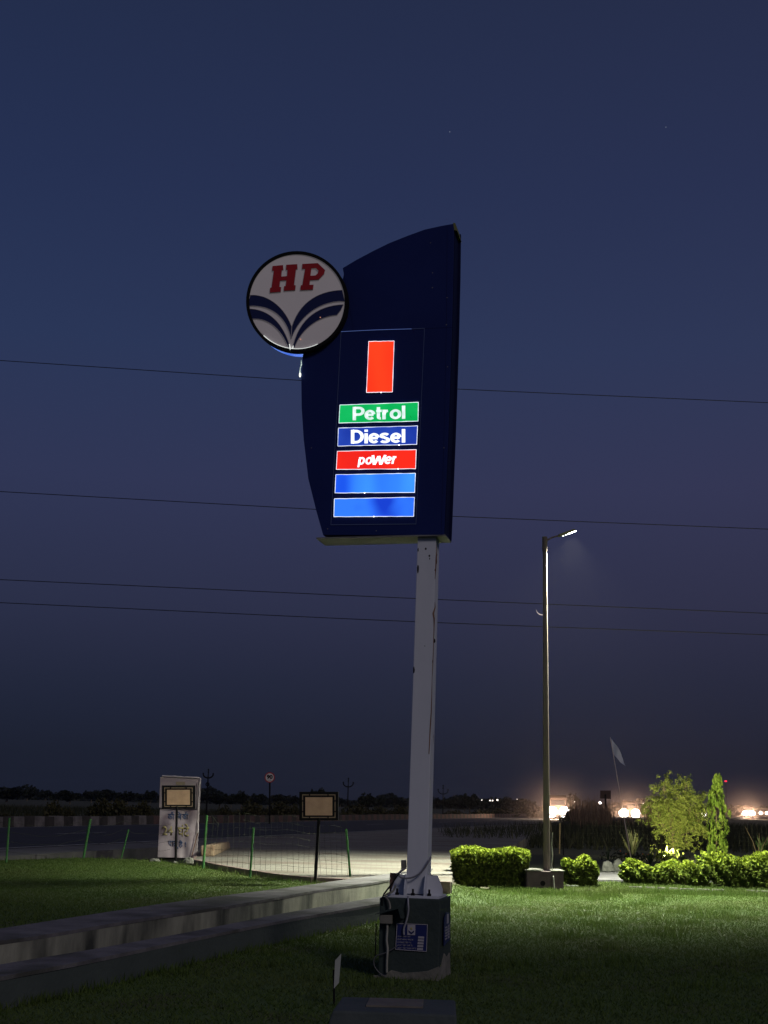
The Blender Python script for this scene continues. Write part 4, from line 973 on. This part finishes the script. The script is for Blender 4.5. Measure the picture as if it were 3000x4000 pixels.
b.tube(pe, [.017*random.uniform(.6, 1.2) for _ in pe], 5); b.build('torn_edging', mat('white_rim', (.75, .68, .68), .6), bn)
b = MB(); b.tube([qb(622, 3160, -.06), qb(770, 3163, -.07)], .008, 5); b.tube([qb(768, 3060, -.05), qb(770, 3160, -.05)], .006, 5); b.build('tie_bar', M['black'], bn)
b = MB(); b.tube([qb(772, 3255, -.08), qb(760, 3300, -.08), qb(748, 3352, -.08)], .012, 5); b.build('support_stick', M['rust'], bn)
r2 = lambda x, y: (x/1.843, 2900+y/1.843)
def r3b(x, y): return 600+x/4.917, 3000+y/4.917
tl_, br_2 = qb(625, 3160), qb(757, 3352)
def TB_(s, x0, y0, x1, y1, m, **k):                     # the print follows the folds of the cloth
    o = text('lettering', s, [qb(*r3b(x0, y0)), qb(*r3b(x1, y0+6)), qb(*r3b(x1, y1+6)), qb(*r3b(x0, y1))], m, bn, .002, **k)
    lft, rgt = qb(620, 3250).x, qb(764, 3250).x
    for v in o.data.vertices:
        a = (v.co.x-lft)/(rgt-lft); c_ = (tl_.z-v.co.z)/(tl_.z-br_2.z); v.co.y += -.05-.006+fold(a, c_)
TB_('की', 280, 835, 405, 985, M['blueink'], bold=.02)
TB_('िब', 430, 835, 545, 985, M['blueink'], bold=.02)
TB_('की', 553, 838, 668, 985, M['blueink'], bold=.02)
b = MB(); b.tube([qb(*r3b(598, 935), -.068), qb(*r3b(566, 978), -.068)], .005, 5); b.build('lettering', M['blueink'], bn)
TB_('24', 175, 1110, 375, 1290, M['yelink'], bold=.03)
TB_('घंटे', 470, 1065, 690, 1310, M['yelink'], bold=.02)
TB_('चालू', 275, 1395, 485, 1550, M['blueink'], bold=.02)
TB_('है !', 495, 1385, 630, 1530, M['blueink'], bold=.02)
b = MB(); b.prism([qb(*r3b(430,260), -.04), qb(*r3b(605,265), -.04), qb(*r3b(600,325), -.04), qb(*r3b(430,322), -.04)], (0, .005, 0)); b.build('patch', mat('tape_patch', (.36, .3, .2), .7), bn)
# broken masonry slab
a_, b_ = gnd(785, 3345, Zr), gnd(852, 3312, Zr)
b = MB(); d_ = (b_-a_).normalized(); n_ = Vector((d_.y, -d_.x, 0))
if n_.y > 0: n_ = -n_
def sp3(a, n__, z): return a+n_*n__+Vector((0, 0, z))
b.hexa([sp3(a_, .0, 0), sp3(b_, .0, 0), sp3(b_, -.35, 0), sp3(a_, -.3, 0)], [sp3(a_, .02, .24), sp3(b_, 0, .16), sp3(b_, -.3, .18), sp3(a_, -.3, .27)])
tag(b.build('masonry_block', M['slab'], bevel=.03), 'long broken brick block lying on the paving right of the banner', 'block')
# green posts + nets
def gpost(t, off, tx, ty, bx, by, z, r=.022):
    P = gnd(bx, by, z); b = MB(); b.tube([P-off, at(tx, ty, P.y)-off], r, 8); b.build('fence_post', M['green'], t); return P
o0 = gnd(325, 3357, .22); lf = thing('wire_fence', o0, label='slack wire fence on leaning green posts at the left edge of the lawn', cat='fence')
A = [gpost(lf, o0, 37, 3195, 24, 3375, .22, .022), gpost(lf, o0, 353, 3200, 325, 3357, .22, .028), gpost(lf, o0, 502, 3240, 474, 3352, .22, .018)]
b = MB()
for hh in (.25, .45, .65, .85):
    pts_ = []
    for (p, q) in ((A[0]+Vector((-3, 0, 0)), A[0]), (A[0], A[1]), (A[1], A[2]), (A[2], Vector((Pb.x, Pb.y, .22)))):
        for k in range(8): s = k/8; pts_.append(p.lerp(q, s)+Vector((0, 0, hh-.12*math.sin(math.pi*s)*random.uniform(.7, 1.1)))-o0)
    b.tube(pts_, .0032, 3, cap=False)
b.build('strand', M['wire'], lf, fix=False)
o1 = gnd(793, 3399, .22); rf = thing('wire_fence', o1, label='sagging square mesh on green posts in front of the paved driveway', cat='fence')
G = [gpost(rf, o1, 808, 3185, 793, 3399, .22, .024), gpost(rf, o1, 990, 3232, 976, 3434, .22, .02), gpost(rf, o1, 1352, 3238, 1369, 3432, .26, .02)]
b = MB()
YA, YC = G[0].y, G[2].y
def net(s, t_):   # top edge from the photograph's sagging net
    xt = 812+(1350-812)*s; yt = 3188+20*s+14*math.sin(s*3.1)*(-1 if s < .5 else -.6)+8*math.sin(s*19); yb_ = 3392+38*s
    return at(xt+ -14*t_*(1-s)+10*t_*s, yt+(yb_-yt)*t_, YA+(YC-YA)*s)-o1
for i in range(27):
    s = i/26; b.tube([net(s+.004*math.sin(t_*5+i), t_) for t_ in [k/10 for k in range(11)]], .0028, 3, cap=False)
for j in range(9):
    t_ = j/8; b.tube([net(k/30, t_*(.98)+.008*math.sin(k*.7+j)) for k in range(31)], .0028, 3, cap=False)
b.tube([at(809, 3274, YA)-o1, at(1352, 3250, YC)-o1], .004, 4)
for k in range(5): b.tube([at(812+random.uniform(0, 20), 3190+random.uniform(-10, 40), YA)-o1, at(840+random.uniform(-10, 20), 3200+random.uniform(-20, 30), YA)-o1, at(825+random.uniform(-10, 30), 3230+random.uniform(-10, 40), YA)-o1], .003, 3)
b.build('wire_mesh', M['wire'], rf, fix=False)

# ------------------------------------------------------------------ far lamps, 90 sign, hoarding
def tulip(x, yb, ytop, Y, label, ring=False):
    Bp = at(x, yb, Y); Bp.z = -.05; t = thing('tulip_lamp', Bp, label=label, cat='street lamp', group='unlit three-armed lamps beyond the road'); H = at(x, ytop, Y).z+.05; s = Y/FPX
    b = MB(); b.tube([(0, 0, 0), (0, 0, H-.1*0-28*s)], [.07, .045], 8); b.build('post', M['black'], t)
    b = MB(); R1 = 19*s; zc_ = H-20*s
    b.tube([(R1*math.cos(a), 0, zc_+R1*.75*math.sin(a)) for a in [math.pi+math.pi*k/14 for k in range(15)]], .05, 6)
    b.tube([(0, 0, zc_-R1*.75), (0, 0, H-4*s)], .035, 6)
    b.build('arm', M['black'], t)
    for px_, pz in ((-R1, zc_+2*s), (R1, zc_+2*s), (0, H-3*s), (0, H-12*s)):
        b = MB(); b.ball((px_, 0, pz), 3.0*s, seg=8, sc=(1, 1, 1.1)); b.build('globe', M['black'], t)
    if ring:
        b = MB(); R2 = 6*s; b.tube([(0+R2*math.cos(a), -.08, H-58*s+R2*math.sin(a)) for a in [2*math.pi*k/16 for k in range(17)]], 2.2*s, 6, cap=False); b.build('ring', M['black'], t)
tulip(805, 3190, 3003, 92, 'unlit three-armed lamp with a ring on its post, right beside the banner', True)
tulip(1357, 3186, 3038, 118, 'unlit three-armed lamp just right of the second beige board')
tulip(1730, 3180, 3066, 150, 'unlit three-armed lamp just right of the sign post')
Y9 = 78; p9 = at(1056, 3160, Y9); p9.z = -.05
s9 = thing('speed_sign', p9, label='round red-rimmed speed sign reading 90 beyond the road', cat='sign')
c9 = at(1054, 3037, Y9)-p9; r9 = 19.5*Y9/FPX
b = MB(); b.tube([(0, 0, 0), (c9.x, 0, c9.z)], .05, 8); b.build('post', M['black'], s9)
b = MB(); b.tube([(c9.x, -.06, c9.z), (c9.x, -.09, c9.z)], r9, 32); b.build('disc', M['signred'], s9)
b = MB(); b.tube([(c9.x, -.091, c9.z), (c9.x, -.1, c9.z)], r9*.80, 32); b.build('white_disc', M['signwhite'], s9)
def q9(x, y): return (c9.x+x*r9, -.101, c9.z+y*r9)
text('lettering', '90', [q9(-.58, .52), q9(.58, .52), q9(.58, -.32), q9(-.58, -.32)], M['black'], s9, .004, .05)
text('lettering', 'km/h', [q9(-.33, -.42), q9(.33, -.42), q9(.33, -.6), q9(-.33, -.6)], M['black'], s9, .004, .01)
Yh = 105; hb = at(2365, 3121, Yh); hb.z = -.05
ho = thing('hoarding', hb, label='small brown square hoarding on a post beyond the reeds', cat='hoarding')
b = MB(); b.tube([(0, 0, 0), (0, 0, at(2365, 3100, Yh).z)], .07, 6); b.build('post', M['black'], ho)
b = MB(); b.prism([at(x, y, Yh)-hb for x, y in [(2345,3088), (2386,3088), (2386,3121), (2345,3119)]], (0, .1, 0)); b.build('panel', mat('brown_board', (.07, .04, .03), .9), ho)

# ------------------------------------------------------------------ distant trees
def crown_mesh(n, size, m, blobs):
    P = []
    for (cx, cz, rx, rz) in blobs:
        k = RNG.normal(size=(n//len(blobs), 3)); k /= np.linalg.norm(k, axis=1)[:, None]; k *= RNG.random((len(k), 1))**.35
        P.append(k*np.array([rx, rx, rz])+np.array([cx, RNG.normal()*.1, cz]))
    return np.concatenate(P), size, m
protos = []
for v_ in range(4):
    t = thing('far_tree', (0, -300, 0), label='dark distant tree on the horizon beyond the fields', cat='tree', group='dark trees on the horizon')
    bl = [(random.uniform(-.45, .45), random.uniform(.5, .85), random.uniform(.25, .45), random.uniform(.2, .32)) for _ in range(6)]+[(0, .6, .45, .3)]
    P, s_, m_ = crown_mesh(900, .1, M['far'], bl); leaves('crown', P, .13, M['far'], t, 1.3)
    b = MB(); b.tube([(0, 0, 0), (.02, 0, .5)], [.05, .03], 6); b.build('trunk', M['trunk'], t); protos.append(t)
spots = []
for x, ytop, w, Y in [(30,3072,120,330), (110,3074,60,420), (180,3084,50,480), (277,3080,80,300), (225,3092,40,450), (360,3080,60,430), (400,3088,55,330), (440,3078,80,480), (500,3088,60,380), (560,3092,60,500), (590,3086,50,420), (860,3094,90,330), (945,3086,52,260),
        (905,3098,50,300), (1010,3098,60,380), (1100,3099,60,300), (1140,3104,60,450), (1240,3068,55,220), (1200,3104,60,420), (1330,3108,50,500), (1430,3094,64,260), (1475,3106,50,340), (1520,3110,60,500), (1560,3112,60,400), (1700,3112,60,500), (1760,3106,60,330), (1835,3098,66,280), (1815,3112,60,360), (1890,3118,60,500),
        (1960,3104,60,360), (2010,3116,60,400), (2060,3112,60,420), (2235,3094,50,300), (2200,3118,60,420), (2300,3124,60,500), (2420,3128,60,480), (2500,3130,60,520), (2600,3130,70,520), (2870,3142,70,520), (2930,3145,60,600), (2990,3144,70,560), (2780,3142,60,560), (70,3082,60,600), (320,3094,70,600), (650,3096,70,500), (780,3094,70,500)]:
    p = at(x, ytop, Y); spots.append((p.x, Y, p.z+.05, w*Y/FPX))
used = set()
for i, (x, Y, h, w) in enumerate(spots):
    pr_ = protos[i % 4]
    o = pr_ if (i % 4) not in used else copy_tree(pr_)
    used.add(i % 4); o.location = (x, Y, -.05); o.scale = (w*.8, w*.8, h/1.12); o.rotation_euler = (0, 0, random.uniform(-.3, .3))
# horizon woodland
n = 26000; az = RNG.uniform(-.34, .34, n); Y = RNG.uniform(560, 760, n)
hh = 3.6+1.6*np.sin(az*37)+1.2*np.sin(az*91+1)+.9*np.sin(az*230); P = np.stack([az*Y, Y, np.abs(RNG.random(n))*np.maximum(hh, 1.5)], 1)
tag(leaves('woodland', P, 1.3, M['far'], None, 1.3), 'continuous dark far-off wood along the horizon', 'wood', kind='stuff')
# roadside bushes beyond the median
bp = thing('roadside_bush', (0, -300, 0), label='dim leafy roadside bush beyond the road', cat='bush', group='roadside bushes beyond the road')
P, s_, m_ = crown_mesh(1100, .1, M['bush'], [(-.35, .4, .35, .35), (.3, .45, .4, .38), (0, .6, .35, .35), (0, .3, .55, .3), (.5, .25, .25, .22)])
leaves('crown', P, .085, M['bush'], bp, 1.6); b = MB()
for a in range(5): b.tube([(random.uniform(-.1, .1), 0, 0), (random.uniform(-.4, .4), random.uniform(-.2, .2), .6)], [.02, .01], 4)
b.build('stems', M['trunk'], bp)
first = True
for x, yt, yb_, w in [(215,3118,3198,75), (268,3150,3198,55), (400,3110,3198,110), (470,3112,3200,110), (560,3120,3200,90), (520,3140,3202,70), (20,3170,3198,70), (110,3172,3200,60), (880,3140,3206,70), (980,3120,3206,130), (1090,3124,3206,120), (1150,3135,3206,70), (1400,3134,3200,120), (1480,3142,3196,90), (1560,3140,3194,90), (1780,3160,3190,80), (1880,3158,3188,110), (1960,3150,3190,120), (2050,3148,3190,110), (2230,3150,3200,90)]:
    Yb = max(56, 1.62*5000/(yb_-3128-.022*(x-1500)+8)) if yb_ > 3140 else 100
    Yb = min(Yb, 170); Xr = None
    p = at(x, yt, Yb)
    while p.x > near(Yb)-WD-1.5 and Yb < 190 and x < 2100:
        Yb += 4; p = at(x, yt, Yb)
    o = bp if first else copy_tree(bp); first = False
    o.location = (p.x, Yb, -.05); o.scale = (w*Yb/FPX*.8, w*Yb/FPX*.8, (p.z+.05)*1.02); o.rotation_euler = (0, 0, random.uniform(0, 6.28))
# field crops beyond road: low grass
n = 26000; Y = RNG.uniform(50, 190, n); X = RNG.uniform(-62, 10, n); P = np.stack([X, Y, np.full(n, -.06)], 1); P = P[(X < (-9.6+.3*(Y-32))-WD-1.2) & (np.abs(X) < Y*.32)]
tag(blades('field_grass', P, .55, .09, M['weed'], lean=.3), 'rough dark grass in the field beyond the road', 'grass', kind='stuff')

# ------------------------------------------------------------------ power lines
def pline(pts, label):
    P = [at(x, y, 42) for x, y in pts]; d0 = P[0]-P[1]; d1 = P[-1]-P[-2]
    P = [P[0]+d0.normalized()*14]+P+[P[-1]+d1.normalized()*14]; Q = []
    for i in range(len(P)-1):
        p0, p1, p2, p3 = P[max(i-1, 0)], P[i], P[i+1], P[min(i+2, len(P)-1)]
        for k in range(6): t = k/6; Q.append(.5*((2*p1)+(p2-p0)*t+(2*p0-5*p1+4*p2-p3)*t*t+(3*p1-p0-3*p2+p3)*t**3))
    Q.append(P[-1]); b = MB(); b.tube(Q, .0125, 6); tag(b.build('power_line', M['powerl']), label, 'cable', 'power lines crossing the sky')
pline([(0,1408), (1175,1486), (1772,1519), (3000,1573)], 'thin dark power line crossing the sky, highest of the four')
pline([(0,1920), (1240,1990), (1750,2016), (3000,2067)], 'dark power line behind the foot of the sign cabinet, second from the top')
pline([(0,2264), (1627,2338), (3000,2396)], 'dark power line below the sign cabinet, third from the top')
pline([(0,2354), (1610,2428), (3000,2480)], 'dark power line below the sign cabinet, lowest of the four')

# ------------------------------------------------------------------ moon, stars
Ym = 6000; mc = at(2117, 2381, Ym); rm = 23*(mc-CAM).length/FPX*.95
b = MB(); sun_d = (-U_*.62+R_*-.08+F_*.78).normalized(); view = (CAM-mc).normalized()
seg = 96; vs = []; fs = []
for i in range(seg+1):
    th = math.pi*i/seg
    for k_ in range(seg): ph = 2*math.pi*k_/seg; vs.append(Vector((math.sin(th)*math.cos(ph), math.sin(th)*math.sin(ph), math.cos(th)))*rm)
for i in range(seg):
    for k_ in range(seg):
        q = (i*seg+k_, i*seg+(k_+1) % seg, (i+1)*seg+(k_+1) % seg, (i+1)*seg+k_); c_ = sum((vs[j] for j in q), Vector()).normalized()
        if c_.dot(sun_d) > .06 and c_.dot(view) > 0: fs.append(q)
b.add(vs, fs); o = b.build('moon', emit('moonlight', (.8, .68, .6), .75), fix=False); o.location = mc; tag(o, 'thin crescent moon low in the sky beside the lamp post', 'moon')
for x, y, l_ in ((1757, 515, 'faint star high in the sky above the sign'), (2601, 497, 'faint star high in the right of the sky')):
    b = MB(); b.ball((0, 0, 0), 2.6, seg=6); o = b.build('star', emit('starlight', (.5, .55, .7), .25)); o.location = at(x, y, Ym); tag(o, l_, 'star', 'stars')

# ------------------------------------------------------------------ distant lights
def vlight(x, y, Y, r, c, s, label, cat='lamp'):
    p = at(x, y, Y); t = thing('village_lamp', (p.x, Y, -.05), label=label, cat=cat, group='tiny lit lamps on the horizon')
    b = MB(); b.tube([(0, 0, 0), (0, 0, p.z+.05)], .06, 5); b.build('post', M['black'], t)
    b = MB(); b.ball((0, -.1, p.z+.05), r, seg=8); b.build('bulb', emit('bulb', c, s), t)
vl = [(1882,3125,2.2,'leftmost and dimmest of the lights on the horizon beside the lamp post'), (1914,3127,3,'second light from the left on the horizon'), (1924,3127,3,'third light from the left on the horizon'), (1943,3125,4,'brightest of the four lights left of the lamp post'),
      (2161,3130,3,'left of the two lights above the nearest headlights'), (2173,3132,2.6,'right of the two lights above the nearest headlights'), (2244,3132,2.4,'small light between the near headlights and the hoarding'), (2512,3139,3.5,'white light just left of the airy tree'), (2020,3122,1.6,'faintest horizon light, just left of the lamp post')]
for x, y, r_, l_ in vl: vlight(x, y, 290, r_*290/FPX*.8, (1, .88, .8), 3, l_)
vlight(2344, 3136, 150, 5*150/FPX, (1, .95, .95), 6, 'bright white lamp right under the brown hoarding')
p = at(2835, 3052, 380); t = thing('beacon_mast', (p.x, 380, -.05), label='thin mast with a small red warning light above the horizon', cat='mast')
b = MB(); b.tube([(0, 0, 0), (0, 0, p.z)], [.12, .05], 5); b.build('post', M['black'], t)
b = MB(); b.ball((0, 0, p.z+.1), .3, seg=8, sc=(1.4, 1, .8)); b.build('beacon', emit('red_beacon', (.9, .03, .06), 1.6), t)

# ------------------------------------------------------------------ vehicles
def vehicle(loc_, rz, label, hs=1.6, hz_=.75, r=.16, em=60, pwr=120, hgt=2.4, kind='lorry', cap=None):
    t = thing(kind, loc_, rz, label, kind, 'vehicles on the highway with headlights on')   # front faces -Y
    w = hs/2+.25
    b = MB(); b.hexa([(-w, 0, .45), (w, 0, .45), (w, 1.7, .45), (-w, 1.7, .45)], [(-w*.95, .25, hgt), (w*.95, .25, hgt), (w*.95, 1.7, hgt), (-w*.95, 1.7, hgt)]); b.build('cab', M['truck'], t, bevel=.05)
    b = MB(); b.box((-w, 1.8, .7), (w, 5.6, hgt+.3)); b.build('cargo_body', M['truck'], t)
    b = MB(); b.prism([(-w*.85, .12, hgt*.55), (w*.85, .12, hgt*.55), (w*.8, .2, hgt*.9), (-w*.8, .2, hgt*.9)], (0, .03, 0)); b.build('windscreen', M['glass'], t)
    b = MB(); b.box((-w, -.12, .4), (w, -.02, .62)); b.build('bumper', M['black'], t)
    b = MB()
    for k in range(5): b.box((-w*.5, -.03, .72+k*.07), (w*.5, -.005, .76+k*.07))
    b.build('grille', M['black'], t)
    for x, y in ((-w+.1, .9), (w-.1, .9), (-w+.1, 4.6), (w-.1, 4.6)):
        b = MB(); b.tube([(x-.12, y, .42), (x+.12, y, .42)], .42, 16); wh = b.build('wheel', M['black'], t)
    for x in (-hs/2, hs/2):
        b = MB(); b.tube([(x, -.02, hz_), (x, -.07, hz_)], r, 20); h = b.build('headlight', emit('headlamp', (.55, .76, 1.0), .9), t)  # lens widened beyond lamp size to imitate its glare
        L = bpy.data.lights.new('beam', 'POINT'); L.energy = pwr*.36; L.shadow_soft_size = .1; L.color = (1, .72, .50)
        lo2 = bpy.data.objects.new('beam', L); C.objects.link(lo2); lo2.parent = h; lo2.location = (x, -.45, hz_)
        d = Vector((0, -1, -.03)); lo2.rotation_euler = (-d).to_track_quat('Z', 'Y').to_euler()
    return t
def place(x, y, Y): p = at(x, y, Y); return p
p1 = place(2180, 3172, 150); vehicle((p1.x, 150, Zr), R(-8), 'nearest oncoming lorry with two big dazzling headlights beside the lamp post', 1.42, p1.z-Zr, .60, 14, 5000)
p2 = place(2460, 3178, 225); vehicle((p2.x, 225, Zr), R(-11), 'oncoming lorry with dazzling headlights beside the airy tree', 2.0, p2.z-Zr, .78, 14, 7000)
p3 = place(2925, 3177, 300); vehicle((p3.x, 300, Zr), R(-15), 'far oncoming lorry with warm headlights right of the column tree', 1.5, p3.z-Zr, .55, 16, 6000)
p4 = place(2984, 3176, 420); vehicle((p4.x, 420, Zr), R(-15), 'farthest lorry, its headlights cut by the right edge of the picture', 1.9, p4.z-Zr, .5, 8, 2500)
# dust clouds added round the vehicles to imitate their headlights' glare
def halo(p, Y, r, dens, label):
    m = bpy.data.materials.new('halo'); m.use_nodes = True; n = m.node_tree.nodes; l = m.node_tree.links; n.clear()
    oo = n.new('ShaderNodeOutputMaterial'); pv = n.new('ShaderNodeVolumePrincipled'); l.new(pv.outputs[0], oo.inputs['Volume'])
    tcn = n.new('ShaderNodeTexCoord'); vl_ = n.new('ShaderNodeVectorMath'); vl_.operation = 'LENGTH'; l.new(tcn.outputs['Object'], vl_.inputs[0])
    a = n.new('ShaderNodeMapRange'); l.new(vl_.outputs['Value'], a.inputs[0]); a.inputs[1].default_value = 1; a.inputs[2].default_value = 0; a.inputs[3].default_value = 0; a.inputs[4].default_value = 1
    q = n.new('ShaderNodeMath'); q.operation = 'POWER'; l.new(a.outputs[0], q.inputs[0]); q.inputs[1].default_value = 2
    q2 = n.new('ShaderNodeMath'); q2.operation = 'MULTIPLY'; l.new(q.outputs[0], q2.inputs[0]); q2.inputs[1].default_value = dens; l.new(q2.outputs[0], pv.inputs['Density'])
    pv.inputs['Color'].default_value = (1, .78, .66, 1); pv.inputs['Anisotropy'].default_value = .3
    b = MB(); b.ball((0, 0, 0), 1, seg=24); o = b.build('halo_cloud', m); o.location = (p.x, Y+3.5, p.z+.3); o.scale = (r, r, r*.8)
    tag(o, label, 'halo', kind='stuff')
halo(p1, 150, 7.5, .085, 'warm dust cloud added as glare round the nearest headlights')
halo(p2, 225, 10, .07, 'warm dust cloud added as glare round the headlights by the airy tree')
halo(p3, 300, 13, .055, 'warm dust cloud added as glare round the headlights right of the column tree')
# three-wheeler with one lamp
p5 = place(2750, 3180, 260); t = thing('auto_rickshaw', (p5.x, 260, Zr), R(-14), 'far three-wheeler showing one round headlight between the two garden trees', 'rickshaw', 'vehicles on the highway with headlights on')
b = MB(); b.hexa([(-.35, 0, .35), (.35, 0, .35), (.65, 2.4, .35), (-.65, 2.4, .35)], [(-.3, .5, 1.7), (.3, .5, 1.7), (.6, 2.4, 1.75), (-.6, 2.4, 1.75)]); b.build('cabin', M['truck'], t, bevel=.05)
for x, y in ((0, .15), (-.55, 2.0), (.55, 2.0)):
    b = MB(); b.tube([(x-.06, y, .24), (x+.06, y, .24)], .24, 14); b.build('wheel', M['black'], t)
b = MB(); b.tube([(0, -.02, p5.z-Zr), (0, -.08, p5.z-Zr)], .42, 16); b.build('headlight', emit('headlamp_warm', (1, .9, .85), 8), t)

# ------------------------------------------------------------------ haze
HAZE = True
if HAZE:
    b = MB(); b.box((-1600, -60, -1.2), (1600, 1600, 22)); hz2 = b.build('haze', None); hz2.data.materials.clear()
    m = bpy.data.materials.new('haze'); m.use_nodes = True; n = m.node_tree.nodes; n.clear(); oo = n.new('ShaderNodeOutputMaterial'); pv = n.new('ShaderNodeVolumePrincipled')
    pv.inputs['Color'].default_value = (.85, .8, .85, 1); pv.inputs['Density'].default_value = .00013; pv.inputs['Anisotropy'].default_value = .82
    m.node_tree.links.new(pv.outputs[0], oo.inputs['Volume']); hz2.data.materials.append(m); tag(hz2, 'thin evening haze in the air over the road and fields', 'haze', kind='stuff')
